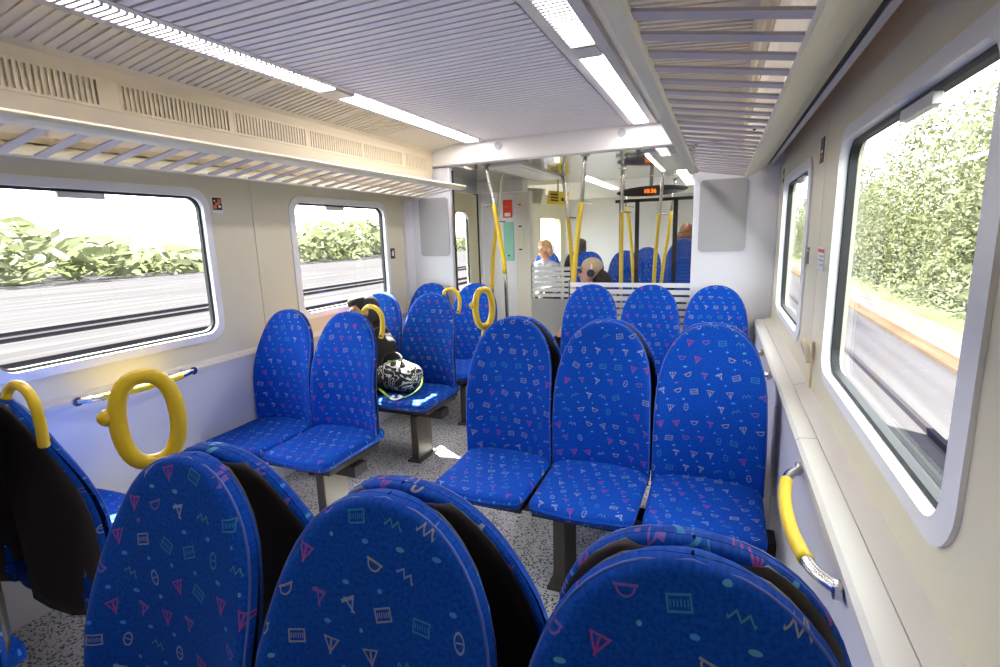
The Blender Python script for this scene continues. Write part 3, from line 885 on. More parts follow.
def sticker(s, y, z, w, h, base, bits, label):
    x = s * (XWS['left' if s < 0 else 'right'] - 0.001)
    o = empty('sticker', (x, y, z)); tag(o, label, 'sticker')
    MB().box(-0.0012, 0.0012, -w / 2, w / 2, -h / 2, h / 2).build('backing', M[base], o)
    for (a0, a1, b0, b1, mm) in bits:
        MB().box(*sorted((-s * 0.0010, -s * 0.0024)), a0 * w / 2, a1 * w / 2, b0 * h / 2, b1 * h / 2).build('print', M[mm], o)
    return o
sk = sticker(-1, 2.108, 1.747, 0.062, 0.088, 'sign_white', [(-0.92, 0.92, -0.62, 0.92, 'sign_black')], 'black square sticker with orange pictogram beside the track side window')
for (a, b, c, d, mm) in ((-0.026, -0.006, -0.02, 0.0, 'sign_orange'), (-0.012, 0.012, 0.0, 0.014, 'sign_orange'), (0.004, 0.022, 0.008, 0.034, 'sign_orange'), (0.006, 0.02, -0.014, -0.002, 'sign_white'), (-0.02, -0.012, 0.018, 0.026, 'sign_white')):
    MB().box(0.0024, 0.0032, a, b, c, d).build('pictogram', M[mm], sk)
sk = sticker(-1, 3.77, 1.407, 0.062, 0.088, 'sign_black', [(-0.45, 0.45, -0.5, 0.3, 'sign_white'), (-0.1, 0.4, 0.3, 0.6, 'sign_white')], 'small black sticker with white pictogram near the end partition')
sk = sticker(1, 2.44, 1.82, 0.075, 0.095, 'sign_black', [(-0.5, 0.5, -0.2, 0.0, 'sign_white'), (-0.2, 0.6, -0.6, -0.3, 'sign_orange')], 'black pictogram sticker high on wall between the tree windows')
sk = sticker(1, 2.27, 1.408, 0.13, 0.085, 'sign_white', [(-0.92, 0.92, 0.55, 0.85, 'red'), (-0.8, 0.3, 0.15, 0.3, 'grey_panel'), (-0.8, 0.6, -0.2, -0.05, 'grey_panel'), (-0.8, 0.1, -0.6, -0.45, 'grey_panel')], 'white notice sticker with red top band between the tree windows')
sk = sticker(1, 2.59, 1.405, 0.05, 0.07, 'vent_slot', [(-0.6, 0.6, 0.5, 0.7, 'sign_white')], 'narrow brown patch beside the white notice')  # small brown patch with a white band
sk = sticker(1, 3.86, 1.85, 0.05, 0.09, 'sign_black', [(-0.5, 0.5, -0.3, 0.2, 'sign_white')], 'small black sticker high in the corner by the end wall')

# ------------------------------------------------------------------ end partitions, beam, screen
o = empty('beam'); tag(o, 'cream ceiling beam crossing the carriage above the doorway', 'beam', kind='structure')
MB().box(-1.45, 1.45, 4.05, 4.14, 2.135, 2.36).build('beam_face', M['beam'], o, bevel=0.012)
for x in (-0.597, 0.402):
    MB().disc((x, 4.045, 2.252), (0, 1, 0), 0.030, 0.012).build('round_cover', M['grey_panel'], o)
def partition(x0, x1, px0, px1, label, y=4.075):
    o = empty('partition'); tag(o, label, 'partition')
    MB().box(x0, x1, y, y + 0.07, 0.0, 2.122).build('wall_board', M['partition'], o, bevel=0.008)
    m = MB(); lo = rrect(px0, px1, 1.37, 1.875, 0.03)
    n = len(lo)
    m.v = [(a, y - 0.008, b) for a, b in lo] + [(a, y + 0.002, b) for a, b in lo]
    m.f = [tuple(range(n)), tuple(range(n, 2 * n))[::-1]] + [(k, (k + 1) % n, n + (k + 1) % n, n + k) for k in range(n)]
    m.build('grey_panel', M['grey_panel'], o)
    return o
pl = partition(-1.50, -1.075, -1.395, -1.10, 'white end partition with grey panel beside the carriage door')
MB().box(-1.076, -1.068, 4.115, 4.14, 0.2, 2.10).build('door_seal', M['dark'], pl)
MB().box(-1.074, -1.062, 4.10, 4.112, 1.45, 1.80).build('control_strip', M['vent_slot'], pl)
MB().extrude_y([(-1.50, 0.0), (-1.50, 1.86), (-1.47, 1.86), (-1.47, 0.0)], 3.95, 4.08).build('corner_post', M['partition'], pl)
partition(0.915, 1.465, 0.958, 1.272, 'white end partition with grey panel beside the glass screen')

def glass_screen(x0, x1, y, z0, z1, s0, s1, pitch, label, grey=None):
    o = empty('glass_screen', ((x0 + x1) / 2, y, 0)); tag(o, label, 'glass screen', 'striped glass draught screens')
    hw = (x1 - x0) / 2
    MB().box(-hw, hw, -0.004, 0.004, z0, z1).build('pane', M['screen_glass'], o)
    z = s1
    sm = MB().box(-hw, hw, -0.0065, -0.0045, -pitch * 0.66, 0).mesh('frosted_stripe', M['frost'])
    while z > s0 + 0.01:
        q = part('frosted_stripe', sm, o); q.location = (0, 0, z); z -= pitch
    if grey: MB().box(-hw, hw, -0.012, 0.012, grey[0], grey[1]).build('lower_panel', M['grey_panel'], o)
    MB().box(-hw, hw, -0.015, 0.015, z0 - 0.03, z0).build('bottom_rail', M['chrome'], o)
    MB().tube([(-hw, 0, 0), (-hw, 0, s1 + 0.02)], 0.010, 10).build('edge_post', M['chrome'], o)
    return o
glass_screen(-0.02, 0.915, 4.11, 0.30, 2.13, 0.32, 1.135, 0.0535, 'glass screen with white frosted stripes behind the end three-seat row')
glass_screen(-0.88, -0.42, 5.60, 0.36, 2.12, 0.80, 1.165, 0.06, 'far glass screen with frosted stripes over a grey panel', grey=(0.36, 0.80))

# ------------------------------------------------------------------ vestibule and far saloon
o = empty('ceiling_vestibule'); tag(o, 'lower polished metal ceiling over the doorway area', 'ceiling', kind='structure')
MB().box(-1.45, 1.45, 4.14, 6.3, 2.135, 2.20).build('polished_panel', M['mirror'], o)
for (x0, x1) in ((-0.84, -0.48), (0.53, 0.88)):
    MB().box(x0, x1, 4.24, 5.62, 2.118, 2.136).build('hatch', M['beam'], o)
def ceiling_panel(x0, x1, y0, y1, label, lit, z=2.118):
    o = empty('ceiling_panel', ((x0 + x1) / 2, (y0 + y1) / 2, z)); tag(o, label, 'light' if lit else 'panel')
    hx, hy = (x1 - x0) / 2, (y1 - y0) / 2
    MB().box(-hx, hx, -hy, hy, -0.008, 0.0).build('panel', M['beam'], o)
    if lit: MB().box(-hx - 0.028, -hx, -hy, hy, -0.012, 0.0).build('edge_light', M['light_soft'], o)
    else: MB().box(-hx - 0.012, -hx, -hy, hy, -0.012, 0.0).build('trim', M['chrome'], o)
ceiling_panel(0.57, 0.86, 4.30, 5.50, 'cream ceiling panel with a light line along its edge over the doorway', True)
ceiling_panel(-0.78, -0.52, 4.40, 5.55, 'plain cream ceiling panel over the doorway beside the carriage door', False)
def far_strip(x0, x1, y0, y1, label, z=2.133):
    o = empty('ceiling_lamp', ((x0 + x1) / 2, (y0 + y1) / 2, z)); tag(o, label, 'light', 'far strip lights')
    hx, hy = (x1 - x0) / 2, (y1 - y0) / 2
    MB().box(-hx, hx, -hy, hy, -0.008, 0.002).build('diffuser', M['light'], o)
    MB().box(-hx - 0.012, -hx, -hy, hy, -0.012, 0.002).build('trim', M['chrome'], o)
far_strip(-0.335, -0.265, 5.85, 7.56, 'narrow far strip light on the aisle side of the oval display')
far_strip(0.655, 0.745, 5.89, 7.54, 'narrow far strip light on the tree side of the oval display')
o = empty('ceiling_far'); tag(o, 'pale ceiling of the far saloon', 'ceiling', kind='structure')
MB().box(-1.45, 1.45, 6.3, Y_END, 2.135, 2.18).build('panel', M['beam'], o)
MB().box(-1.45, 1.45, 6.305, 6.36, 2.14, 2.36).build('bulkhead', M['beam'], o)

# side doors
def side_door(n, s, label):
    root = empty('door_%d' % n, (s * 1.47, 5.06, 0)); tag(root, label, 'door', kind='structure')
    m = MB(); w0, w1, z0, z1 = -0.20, 0.10, 0.95, 1.79
    inner = rrect(w0, w1, z0, z1, 0.07); outer = outer_match(inner, -0.335, 0.335, 0.02, 1.99)
    ring_x(m, inner, outer, -s * 0.02, -s * 0.02); ring_x(m, inner, outer, s * 0.02, s * 0.02); ring_x(m, inner, inner, -s * 0.02, s * 0.02); ring_x(m, outer, outer, -s * 0.02, s * 0.02)
    m.build('leaf', M['wall'], root)
    m = MB(); k = len(inner)
    m.v = [(0, y, z) for y, z in inner] + [(s * 0.006, y, z) for y, z in inner]
    m.f = [tuple(range(k)), tuple(range(k, 2 * k))[::-1]] + [(i, (i + 1) % k, k + (i + 1) % k, k + i) for i in range(k)]
    m.build('pane', M['glass'], root)
    m = MB(); b = rrect(w0 - 0.012, w1 + 0.012, z0 - 0.012, z1 + 0.012, 0.08)
    ring_x(m, inner, b, -s * 0.024, -s * 0.022); ring_x(m, inner, inner, -s * 0.024, s * 0.01)
    m.build('gasket', M['grey_panel'], root)
    for e in (-1, 1):
        MB().box(*sorted((-s * 0.03, s * 0.02)), e * 0.345 - 0.010, e * 0.345 + 0.010, 0.0, 2.0).build('seal', M['black'], root)
side_door(1, -1, 'cream sliding carriage door with narrow window beyond the partition')
side_door(2, 1, 'sliding carriage door hidden behind the tree side partition')

# far partition column with signs
o = empty('partition', (0, 0, 0)); tag(o, 'white column beyond the doorway with red and teal signs', 'partition')
MB().box(-1.50, -1.06, 5.60, 5.68, 0, 2.13).build('wall_board', M['partition'], o, bevel=0.006)
MB().box(-1.06, -0.88, 5.585, 5.70, 0, 2.02).build('control_column', M['ledge'], o, bevel=0.01)
for z in (1.86, 1.62, 1.36):
    MB().box(-1.02, -0.985, 5.578, 5.588, z, z + 0.016).build('slot', M['dark'] if z < 1.8 else M['red'], o)
MB().box(-1.0, -0.95, 5.578, 5.588, 1.40, 1.58).build('intercom', M['wall'], o)
o = empty('sign', (-1.155, 5.592, 1.83)); tag(o, 'red emergency sign with white window on the white column', 'sign')
MB().box(-0.055, 0.055, -0.006, 0.008, -0.10, 0.10).build('plate', M['red'], o)
MB().box(-0.035, 0.035, -0.009, -0.005, -0.085, -0.045).build('white_field', M['sign_white'], o)
MB().box(-0.040, 0.030, -0.009, -0.005, 0.02, 0.032).build('line', M['sign_orange'], o)
o = empty('sign', (-1.15, 5.592, 1.46)); tag(o, 'tall teal notice below the red sign', 'sign')
MB().box(-0.06, 0.06, -0.006, 0.008, -0.22, 0.22).build('plate', M['teal'], o)
MB().box(-0.01, 0.01, -0.009, -0.005, -0.17, -0.15).build('dot', M['dark'], o)
# header panels over the far side of the doorway
o = empty('bulkhead', (0, 0, 0)); tag(o, 'cream overhead panel and sloped grey box above the white column', 'panel')
MB().box(-1.45, -0.90, 5.42, 5.58, 2.0, 2.132).build('header', M['beam'], o)
MB().obox((-0.875, 5.76, 1.965), (0.10, 0, -0.01), (0, 0.05, 0), (0.015, 0, 0.085)).build('speaker_box', M['outer'], o, bevel=0.01)

# yellow notice
o = empty('notice', (-0.77, 6.32, 1.965)); tag(o, 'yellow hanging notice with black lettering in far saloon', 'sign')
MB().obox((0, 0, 0), (0.13, 0, -0.02), (0, 0.004, 0), (0.012, 0, 0.08)).build('plate', M['sign_yellow'], o)
for k, (a, b) in enumerate(((-0.10, 0.05), (-0.10, 0.05), (-0.10, 0.05), (0.03, 0.03))):
    MB().obox((-0.045 if k < 3 else 0.06, -0.006, 0.045 - 0.035 * k if k < 3 else -0.02), (0.05 if k < 3 else 0.018, 0, -0.008), (0, 0.002, 0), (0.001, 0, 0.009 if k < 3 else 0.02)).build('lettering', M['sign_black'], o)
MB().box(-0.01, 0.01, -0.004, 0.004, 0.06, 0.172).build('hanger', M['chrome'], o)

# oval display
o = empty('oval_display', (0.37, 6.12, 1.97)); tag(o, 'black oval passenger display with orange digits', 'display')
m = MB(); n = 40
for yy, k in ((-0.03, 1.0), (0.03, 0.96)):
    for i in range(n):
        a = 2 * PI * i / n; m.v.append((0.385 * k * math.cos(a), yy + 0.03 * math.cos(a) ** 2, 0.056 * k * math.sin(a) + 0.008 * math.cos(a)))
m.f = [tuple(range(n))[::-1], tuple(range(n, 2 * n))] + [(i, (i + 1) % n, n + (i + 1) % n, n + i) for i in range(n)]
m.build('housing', M['black'], o)
MB().box(-0.02, 0.02, -0.01, 0.02, 0.04, 0.16).build('bracket', M['chrome'], o)
def text_mesh(txt, size, name, m, parent, loc, rot):
    cu = bpy.data.curves.new(name, 'FONT'); cu.body = txt; cu.size = size; cu.align_x = 'CENTER'; cu.align_y = 'CENTER'; cu.extrude = 0.001
    t = bpy.data.objects.new(name, cu); C.objects.link(t)
    dg = bpy.context.evaluated_depsgraph_get(); dg.update()
    me = bpy.data.meshes.new_from_object(t.evaluated_get(dg))
    bpy.data.objects.remove(t); me.materials.clear(); me.materials.append(m)
    q = bpy.data.objects.new(name, me); C.objects.link(q); q.parent = parent; q.location = loc; q.rotation_euler = rot
    return q
text_mesh('10:36', 0.062, 'digits', M['orange_led'], o, (-0.01, -0.036, -0.004), (PI / 2, 0, 0))

# black framed gangway glass
o = empty('gangway_screen', (0.42, 6.2, 0)); tag(o, 'black framed glass gangway wall under the oval display', 'glass wall')
MB().box(-0.46, 0.46, -0.02, 0.02, 1.86, 1.895).build('top_bar', M['black'], o)
for x, w in ((-0.40, 0.012), (-0.21, 0.022), (0.21, 0.024), (0.40, 0.012)):
    MB().box(x - w, x + w, -0.02, 0.02, 0.0, 1.88).build('post', M['black'], o)
for a, b in ((-0.388, -0.232), (-0.188, 0.186), (0.234, 0.388)):
    MB().box(a, b, -0.004, 0.004, 0.05, 1.86).build('pane', M['screen_glass'], o)

# poles
def pole(pts, y, z_sleeve, label, r=0.0165, peg=1):
    x0 = pts[-1][0]
    o = empty('grab_pole', (x0, y, 0)); tag(o, label, 'pole', 'doorway grab poles')
    path = smoothpath([(x - x0, 0, z) for x, z in pts], 5)
    MB().tube(path, r, 10).build('steel_tube', M['chrome'], o, smooth=True)
    sl = [p for p in path if z_sleeve[0] <= p.z <= z_sleeve[1]]
    MB().tube(sl, r + 0.0035, 10).build('yellow_sleeve', M['yellow'], o, smooth=True)
    t = sl[0]
    MB().tube([t, t + Vector((peg * 0.09, 0, -0.01))], 0.007, 8).build('peg', M['chrome'], o)
    MB().disc((path[0].x, 0, path[0].z - 0.004), (0, 0, 1), 0.035, 0.008).build('ceiling_flange', M['chrome'], o)
pole([(0.090, 2.133), (0.065, 1.85), (0.020, 1.45), (-0.013, 1.07), (-0.05, 0.6), (-0.07, 0.0)], 4.20, (1.06, 1.83), 'yellow and steel pole leaning at the aisle edge of the striped screen')
pole([(-0.78, 2.133), (-0.72, 1.80), (-0.66, 1.45), (-0.63, 1.20), (-0.62, 0.6), (-0.62, 0.0)], 4.20, (1.20, 1.83), 'yellow and steel pole beside the end partition and carriage door', peg=-1)
pole([(-0.86, 2.133), (-0.90, 1.85), (-0.95, 1.55), (-0.99, 1.25), (-1.005, 0.9), (-1.01, 0.0)], 4.75, (1.00, 1.72), 'thin yellow pole just in front of the carriage door')
pole([(-0.46, 2.133), (-0.42, 1.85), (-0.38, 1.45), (-0.35, 1.0), (-0.34, 0.5), (-0.34, 0.0)], 5.45, (0.80, 1.75), 'yellow and steel pole in the far half of the doorway aisle')
pole([(0.20, 2.133), (0.20, 1.80), (0.20, 1.4), (0.20, 1.0), (0.20, 0.5), (0.20, 0.0)], 5.25, (0.85, 1.78), 'upright yellow pole in the middle of the doorway')
pole([(0.55, 2.133), (0.53, 1.85), (0.50, 1.45), (0.48, 1.0), (0.47, 0.5), (0.47, 0.0)], 5.60, (0.85, 1.72), 'yellow and steel pole below the lit ceiling panel')
pole([(-0.02, 2.133), (0.02, 1.9), (0.08, 1.5), (0.12, 1.0), (0.13, 0.5), (0.13, 0.15)], 6.55, (0.8, 1.85), 'far yellow pole behind the gangway glass')
pole([(0.58, 2.133), (0.56, 1.9), (0.52, 1.5), (0.46, 1.0), (0.44, 0.5), (0.44, 0.15)], 6.62, (0.8, 1.80), 'far yellow pole near the brown haired passenger')

# raised floor of the far saloon
tag(MB().box(-1.5, 1.465, 6.36, Y_END, 0.0, 0.15).build('floor_raised', M['terrazzo']), 'raised speckled floor of the far saloon', 'floor', kind='structure')
FZ = 0.15
# far seats
def far_seat(x, y, face, label):
    q = seat(x, y, face, label, 'seats in the far saloon'); q.location.z = FZ
    MB().box(-0.03, 0.03, -0.34, -0.20, 0.0, 0.39).build('pedestal', M['dark_metal'], q)
    return q
far_seat(-0.50, 6.85, -1, 'blue seat in the far saloon behind the tan capped passenger')
far_seat(-0.05, 7.0, -1, 'blue seat in the far saloon right of the first far seat')
far_seat(0.07, 8.3, -1, 'blue seat deep in the far saloon beneath a bright window')
far_seat(0.53, 8.3, -1, 'blue seat deep in the far saloon behind the black posts')
hs = far_seat(0.70, 6.85, 1, 'raised dark blue seat of the brown haired passenger in the far saloon')
hs.location.z = FZ + 0.14
for ch in hs.children:
    if ch.name.startswith('back_shell'):
        ch.material_slots[0].link = 'OBJECT'; ch.material_slots[0].material = M['shell_blue']
MB().box(-0.24, 0.24, -0.60, 0.10, -0.14, 0.0).build('plinth', M['grey_panel'], hs)
far_seat(-1.15, 7.05, -1, 'blue seat of the grey coated passenger in far saloon')
far_seat(-0.72, 7.05, 1, 'blue seat of the dark haired passenger in far saloon')

# ------------------------------------------------------------------ bag
def make_bag():
    o = empty('holdall', (-0.93, 2.93, 0.474), math.radians(-8)); tag(o, 'black and white printed holdall with lime green strap on seat', 'bag')
    m = MB(); n, k = 14, 20
    L = 0.18
    for i in range(n + 1):
        u = -1 + 2 * i / n
        e = (1 - abs(u) ** 3.2) ** 0.42 if abs(u) < 1 else 0.0
        e = max(e, 0.03)
        for j in range(k):
            a = 2 * PI * j / k
            ca, sa = math.cos(a), math.sin(a)
            ry, rz = 0.115 * e, 0.105 * e
            yy = math.copysign(abs(ca) ** 0.8, ca) * ry
            zz = math.copysign(abs(sa) ** 0.85, sa) * rz
            zz += 0.008 * math.sin(5 * u + 2) * (1 if sa > 0 else 0)
            m.v.append((u * L, yy, 0.108 + zz))
    for i in range(n):
        for j in range(k):
            q = (j + 1) % k
            m.f.append((i * k + j, i * k + q, (i + 1) * k + q, (i + 1) * k + j))
    m.f.append(tuple(range(k))); m.f.append(tuple(n * k + j for j in range(k)))
    m.build('body', M['bag'], o, smooth=True)
    MB().tube(smoothpath([(-0.17, -0.10, 0.06), (-0.06, -0.13, 0.03), (0.04, -0.17, 0.012), (0.13, -0.19, 0.012), (0.20, -0.13, 0.03), (0.24, -0.06, 0.08), (0.235, -0.03, 0.13)], 6), 0.011, 8, flat=0.4).build('strap', M['lime'], o, smooth=True)
    MB().tube(smoothpath([(0.08, -0.16, 0.016), (0.10, -0.20, 0.014), (0.145, -0.21, 0.014), (0.155, -0.17, 0.02), (0.12, -0.15, 0.02)], 5), 0.012, 8, flat=0.5).build('buckle', M['sign_white'], o, smooth=True)
    MB().tube(smoothpath([(-0.10, -0.07, 0.19), (-0.09, -0.03, 0.25), (-0.02, 0.0, 0.27), (0.05, -0.02, 0.245), (0.07, -0.06, 0.195)], 5), 0.008, 8).build('handle', M['cloth_black'], o, smooth=True)
    MB().tube(smoothpath([(-0.165, -0.02, 0.205), (-0.05, -0.03, 0.214), (0.06, -0.03, 0.214), (0.16, -0.02, 0.20)], 5), 0.005, 6).build('zip', M['lime'], o, smooth=True)
make_bag()

# ------------------------------------------------------------------ people
def capsules(mb, a, ra, b, rb, n=7, seg=12):
    a, b = Vector(a), Vector(b); d = (b - a)
    L = d.length
    if L < 1e-5: return
    t = d / L
    path, rs = [], []
    for k in range(4): 
        th = PI / 2 * (1 - k / 4); path.append(a - t * ra * math.sin(th)); rs.append(max(ra * math.cos(th), ra * 0.04))
    for k in range(n + 1):
        path.append(a + d * k / n); rs.append(ra + (rb - ra) * k / n)
    for k in range(1, 5):
        th = PI / 2 * k / 4; path.append(b + t * rb * math.sin(th)); rs.append(max(rb * math.cos(th), rb * 0.04))
    mb.tube(path, rs, seg)
def person(label, loc, rz, top, hair, legs='navy', head_turn=0.0, head_tilt=0.0, slump=0.0, long_hair=False, extras=None, arms='lap'):
    """seated figure; local frame: faces -y, origin on the floor under the hips"""
    root = empty('person', loc, rz); tag(root, label, 'person', None)
    mb = MB()
    hip = Vector((0, 0.0, 0.56)); chest = Vector((0, 0.06 - slump * 0.02, 0.86 - slump * 0.05)); neck = Vector((0, 0.045 - slump * 0.03, 1.03 - slump * 0.10))
    hc = neck + Vector((0, -0.02 - slump * 0.02, 0.145))
    for sx in (-1, 1):
        capsules(mb, hip + Vector((sx * 0.07, 0, 0)), 0.115, chest + Vector((sx * 0.075, 0, 0)), 0.105)
        capsules(mb, chest + Vector((sx * 0.06, 0, 0.04)), 0.10, neck + Vector((sx * 0.10, 0.01, -0.075)), 0.062)
        sh = neck + Vector((sx * 0.165, 0.01, -0.095))
        capsules(mb, neck + Vector((sx * 0.06, 0.01, -0.05)), 0.05, sh, 0.056)
        el = sh + Vector((sx * 0.05, -0.06, -0.27)); wr = Vector((sx * 0.08, -0.30, 0.66))
        capsules(mb, sh, 0.056, el, 0.043); capsules(mb, el, 0.042, wr, 0.029)
        # hand: palm, four fingers, thumb
        pd = Vector((-sx * 0.35, -0.85, -0.25)).normalized(); pl_ = wr + pd * 0.085
        side = pd.cross(Vector((0, 0, 1))).normalized()
        capsules(mb, wr, 0.026, pl_, 0.030, 3)
        for q in range(4):
            f0 = pl_ + side * (0.024 - 0.016 * q); ln = (0.062, 0.072, 0.068, 0.052)[q]
            f1 = f0 + pd * ln * 0.55 + Vector((0, 0, -0.004)); f2 = f1 + (pd + Vector((0, 0, -0.9))).normalized() * ln * 0.5
            capsules(mb, f0, 0.0095, f1, 0.009, 2, 8); capsules(mb, f1, 0.009, f2, 0.008, 2, 8)
        th0 = wr + pd * 0.03 + side * 0.02 * (-sx); th1 = th0 + (pd * 0.6 - Vector((sx, 0, 0)) * 0.7).normalized() * 0.04
        capsules(mb, th0, 0.012, th1, 0.010, 2, 8); capsules(mb, th1, 0.010, th1 + pd * 0.025, 0.009, 2, 8)
        kn = Vector((sx * 0.10, -0.42, 0.535)); an = Vector((sx * 0.10, -0.40, 0.10))
        capsules(mb, hip + Vector((sx * 0.085, -0.02, -0.01)), 0.088, kn, 0.062); capsules(mb, kn, 0.060, an, 0.042)
        capsules(mb, an + Vector((0, 0.02, -0.055)), 0.042, an + Vector((sx * 0.02, -0.15, -0.066)), 0.034)
    capsules(mb, neck - Vector((0, -0.005, 0.06)), 0.055, hc - Vector((0, -0.015, 0.06)), 0.050)
    R = Matrix.Rotation(head_turn, 3, 'Z') @ Matrix.Rotation(head_tilt, 3, 'Y')
    def H(x, y, z): return hc + R @ Vector((x, y, z))
    mb.ellipsoid(H(0, 0.012, 0.025), (0.074, 0.094, 0.095), 24, 16, R)
    mb.ellipsoid(H(0, -0.022, -0.045), (0.056, 0.066, 0.070), 20, 12, R)
    mb.ellipsoid(H(0, -0.066, -0.092), (0.024, 0.022, 0.020), 12, 8, R)
    capsules(mb, H(0, -0.082, 0.012), 0.010, H(0, -0.106, -0.030), 0.014, 3, 10)
    capsules(mb, H(-0.018, -0.086, -0.062), 0.008, H(0.018, -0.086, -0.062), 0.008, 3, 8)
    for sx in (-1, 1):
        mb.ellipsoid(H(sx * 0.077, 0.012, -0.012), (0.012, 0.022, 0.034), 12, 8, R)
        capsules(mb, H(sx * 0.012, -0.082, 0.022), 0.010, H(sx * 0.048, -0.070, 0.022), 0.009, 3, 8)
    tmp = bpy.data.objects.new('tmp', mb.mesh('tmp', None)); C.objects.link(tmp)
    md = tmp.modifiers.new('r', 'REMESH'); md.mode = 'VOXEL'; md.voxel_size = 0.0095; md.use_smooth_shade = True
    sm = tmp.modifiers.new('s', 'SMOOTH'); sm.iterations = 3; sm.factor = 0.5
    dg = bpy.context.evaluated_depsgraph_get(); dg.update()
    me = bpy.data.meshes.new_from_object(tmp.evaluated_get(dg)); bpy.data.objects.remove(tmp)
    me.materials.clear()
    for k in (M['skin'], M[top], M['cloth_' + legs], M['black'], M['hair_dark']): me.materials.append(k)
    eyes = [H(sx * 0.031, -0.078, 0.006) for sx in (-1, 1)]
    for p in me.polygons:
        c = p.center; p.use_smooth = True
        if (c - hc).length < 0.15 and c.z > neck.z - 0.005: p.material_index = 4 if min((c - e).length for e in eyes) < 0.012 else 0
        elif c.y < -0.295 and 0.56 < c.z < 0.72 and abs(c.x) < 0.16 and c.z > 0.605: p.material_index = 0
        elif c.z < 0.11: p.material_index = 3
        elif c.z < 0.58 or (c.y < -0.1 and c.z < 0.62): p.material_index = 2
        else: p.material_index = 1
    body = bpy.data.objects.new('body', me); C.objects.link(body); body.parent = root
    if hair:
        hm = MB(); hm.ellipsoid(H(0, 0.026, 0.038), (0.083, 0.098, 0.096), 24, 14, R)
        for sx in (-1, 1): hm.ellipsoid(H(sx * 0.062, 0.045, -0.02), (0.024, 0.05, 0.07), 14, 10, R)
        hm.ellipsoid(H(0, -0.012, 0.075), (0.076, 0.084, 0.052), 20, 12, R)
        hm.ellipsoid(H(0, 0.09, -0.03), (0.065, 0.035, 0.085), 16, 10, R)
        if long_hair:
            for sx in (-1, 1): capsules(hm, H(sx * 0.075, 0.03, 0.0), 0.026, H(sx * 0.10, 0.02, -0.20), 0.030)
        hm.build('hair', M[hair], root, smooth=True)
    if extras: extras(root, H, R)
    return root
person('passenger in black leaning on the window beside the bag', (-1.20, 2.97, 0.0), 0.0, 'cloth_black', 'hair_dark', 'black', head_turn=-0.7, head_tilt=-0.30, slump=1.5)
def cap_bits(root, H, R):
    m = MB(); m.ellipsoid(H(0, 0.022, 0.058), (0.084, 0.100, 0.080), 24, 14, R)
    m.build('cap', M['cap_tan'], root, smooth=True)
    m = MB(); m.ellipsoid(H(0, -0.105, 0.045), (0.06, 0.045, 0.010), 16, 8, R); m.build('cap_brim', M['cap_tan'], root, smooth=True)
    MB().tube([H(0.088 * math.cos(a), 0.02, 0.01 + 0.118 * math.sin(a)) for a in [PI * k / 12 for k in range(13)]], 0.010, 8).build('headphone_band', M['sign_white'], root, smooth=True)
    for sx in (-1, 1):
        MB().disc(H(sx * 0.094, 0.015, -0.005), R @ Vector((1, 0, 0)), 0.036, 0.03).build('headphone_cup', M['black'], root)
    m = MB()
    for sx in (-1, 1): m.ellipsoid(H(sx * 0.034, -0.088, 0.006), (0.028, 0.008, 0.018), 12, 8, R)
    m.build('sunglasses', M['black'], root, smooth=True)
    m = MB(); m.ellipsoid(H(0, 0.10, -0.10), (0.12, 0.07, 0.12), 18, 12); m.build('hood', M['cloth_black'], root, smooth=True)
person('passenger with tan cap and headphones sitting behind the striped screen', (-0.03, 4.82, 0.0), -0.35, 'cloth_black', None, 'black', extras=cap_bits, slump=0.1, head_turn=-1.05)
person('fair haired passenger in a grey coat in the far saloon', (-1.12, 6.80, FZ), 0, 'cloth_grey', 'hair_fair', 'black', head_turn=-0.5, slump=0.0)
person('dark haired passenger in navy facing away in the far saloon', (-0.72, 7.28, FZ), PI, 'cloth_navy', 'hair_dark', 'navy', slump=0.0)
person('brown haired passenger facing away above a dark blue seat', (0.70, 7.10, FZ + 0.14), PI, 'cloth_navy', 'hair_brown', 'navy', slump=-0.2, long_hair=True)
# fold-down bench for the capped passenger
o = empty('fold_seat', (-0.03, 4.82, 0), -0.35); tag(o, 'narrow fold-down seat under the passenger with tan cap', 'seat')
MB().box(-0.21, 0.21, -0.26, 0.13, 0.40, 0.455).build('cushion', M['cloth_navy'], o, bevel=0.015)
MB().box(-0.21, 0.21, 0.13, 0.17, 0.30, 0.95).build('back_panel', M['grey_panel'], o, bevel=0.01)
MB().box(-0.03, 0.03, 0.05, 0.13, 0.0, 0.42).build('leg', M['dark_metal'], o, bevel=0.006)

# ------------------------------------------------------------------ outside
o = empty('ground'); tag(o, 'track bed and gravel strips outside the carriage', 'ground', kind='structure')
MB().box(-90, 5.2, -60, 120, -1.5, -1.25).build('ballast_bed', M['ballast'], o)
MB().box(1.9, 5.18, -60, 120, -1.24, -1.22).build('gravel_shoulder', M['ballast'], o)
MB().box(5.18, 5.55, -60, 120, -1.5, -1.14).build('tan_edging', M['tan'], o)
MB().box(5.55, 6.7, -60, 120, -1.5, -1.20).build('pale_path', M['pale_gravel'], o)
MB().box(6.7, 60, -60, 120, -1.5, -1.18).build('verge', M['leaf'], o)
def rail(x, label, grp):
    MBp = MB().extrude_y([(x - 0.07, -1.25), (x + 0.07, -1.25), (x + 0.02, -1.22), (x + 0.036, -1.12), (x - 0.036, -1.12), (x - 0.02, -1.22)], -60, 120)
    tag(MBp.build('rail', M['rail']), label, 'rail', grp)
for x, nth in zip((-3.7, -5.15, -8.2, -9.65, -13.0, -14.5, -19.0, -20.5), ('first', 'second', 'third', 'fourth', 'fifth', 'sixth', 'seventh', 'eighth')):
    rail(x, '%s steel rail from the train on the bright ballast side' % nth, 'rails on the bright side')
rail(3.75, 'steel rail in the train shadow below the trees', 'rails on the tree side')
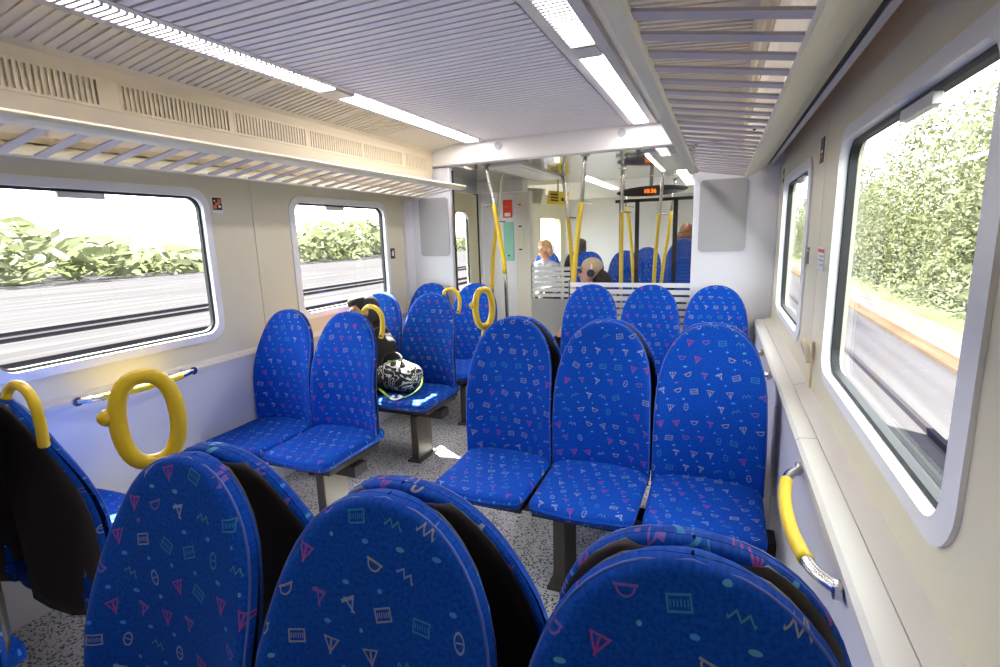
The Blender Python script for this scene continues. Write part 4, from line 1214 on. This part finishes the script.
# foliage masses: thousands of leaf clumps, one object per side
def foliage(name, label, m, x_range, y_range, zfun, count, size, seed):
    rnd = random.Random(seed); mb = MB()
    for _ in range(count):
        x = rnd.uniform(*x_range); y = rnd.uniform(*y_range)
        z = zfun(x, y, rnd)
        r = size * rnd.uniform(0.5, 1.3)
        n = Vector((rnd.gauss(0, 1), rnd.gauss(0, 0.6), rnd.gauss(0, 1))).normalized()
        a = n.orthogonal().normalized(); a = Quaternion(n, rnd.uniform(0, 6.28)) @ a; b = n.cross(a)
        c = Vector((x, y, z)); ln = 2.0
        d = Vector((0, 1, 0)) * r * ln * 0.5
        i = len(mb.v)
        mb.v += [tuple(c - a * r - d), tuple(c + b * r * 0.6), tuple(c + a * r + d), tuple(c - b * r * 0.6)]
        mb.f.append((i, i + 1, i + 2, i + 3))
    me = bpy.data.meshes.new(name); me.from_pydata(mb.v, [], mb.f); me.materials.append(m); me.update()
    o = bpy.data.objects.new(name, me); C.objects.link(o)
    tag(o, label, 'foliage', kind='stuff')
def bank(x, y, r):
    top = 3.6 + 1.3 * math.sin(y * 0.31 + 1) + 0.8 * math.sin(y * 0.83) + (x - 7) * 0.5
    return -1.2 + (r.random() ** 0.8) * (top + 1.2)
foliage('foliage', 'dense green trees and bushes along the track outside', M['leaf'], (7.0, 11.0), (-6, 60), bank, 60000, 0.10, 3)
foliage('foliage', 'loose front bushes at the foot of the trackside trees', M['leaf'], (6.9, 8.2), (-6, 60), bank, 26000, 0.08, 4)
def bank2(x, y, r): return -1.2 + r.random() * (4.0 + 2.0 * math.sin(y * 0.11))
foliage('foliage', 'distant tree line beyond the rows of rails', M['leaf'], (-64, -48), (-40, 110), bank2, 5000, 0.8, 5)
# lumpy inner mass behind the leaves
mc = MB(); ny, nz = 150, 16; rn = random.Random(11)
for i in range(ny):
    y = -8 + 70 * i / (ny - 1)
    top = 2.6 + 1.3 * math.sin(y * 0.31 + 1) + 0.8 * math.sin(y * 0.83)
    for k in range(nz):
        t = k / (nz - 1)
        mc.v.append((7.9 + 2.2 * t + 0.35 * math.sin(y * 1.7 + k) + rn.uniform(-0.25, 0.25), y, -1.2 + t * (top + 1.2)))
for i in range(ny - 1):
    for k in range(nz - 1):
        mc.f.append((i * nz + k, (i + 1) * nz + k, (i + 1) * nz + k + 1, i * nz + k + 1))
tag(mc.build('hedge_mass', M['leaf'], smooth=True), 'dense inner hedge behind the trackside leaves', 'hedge', kind='stuff')
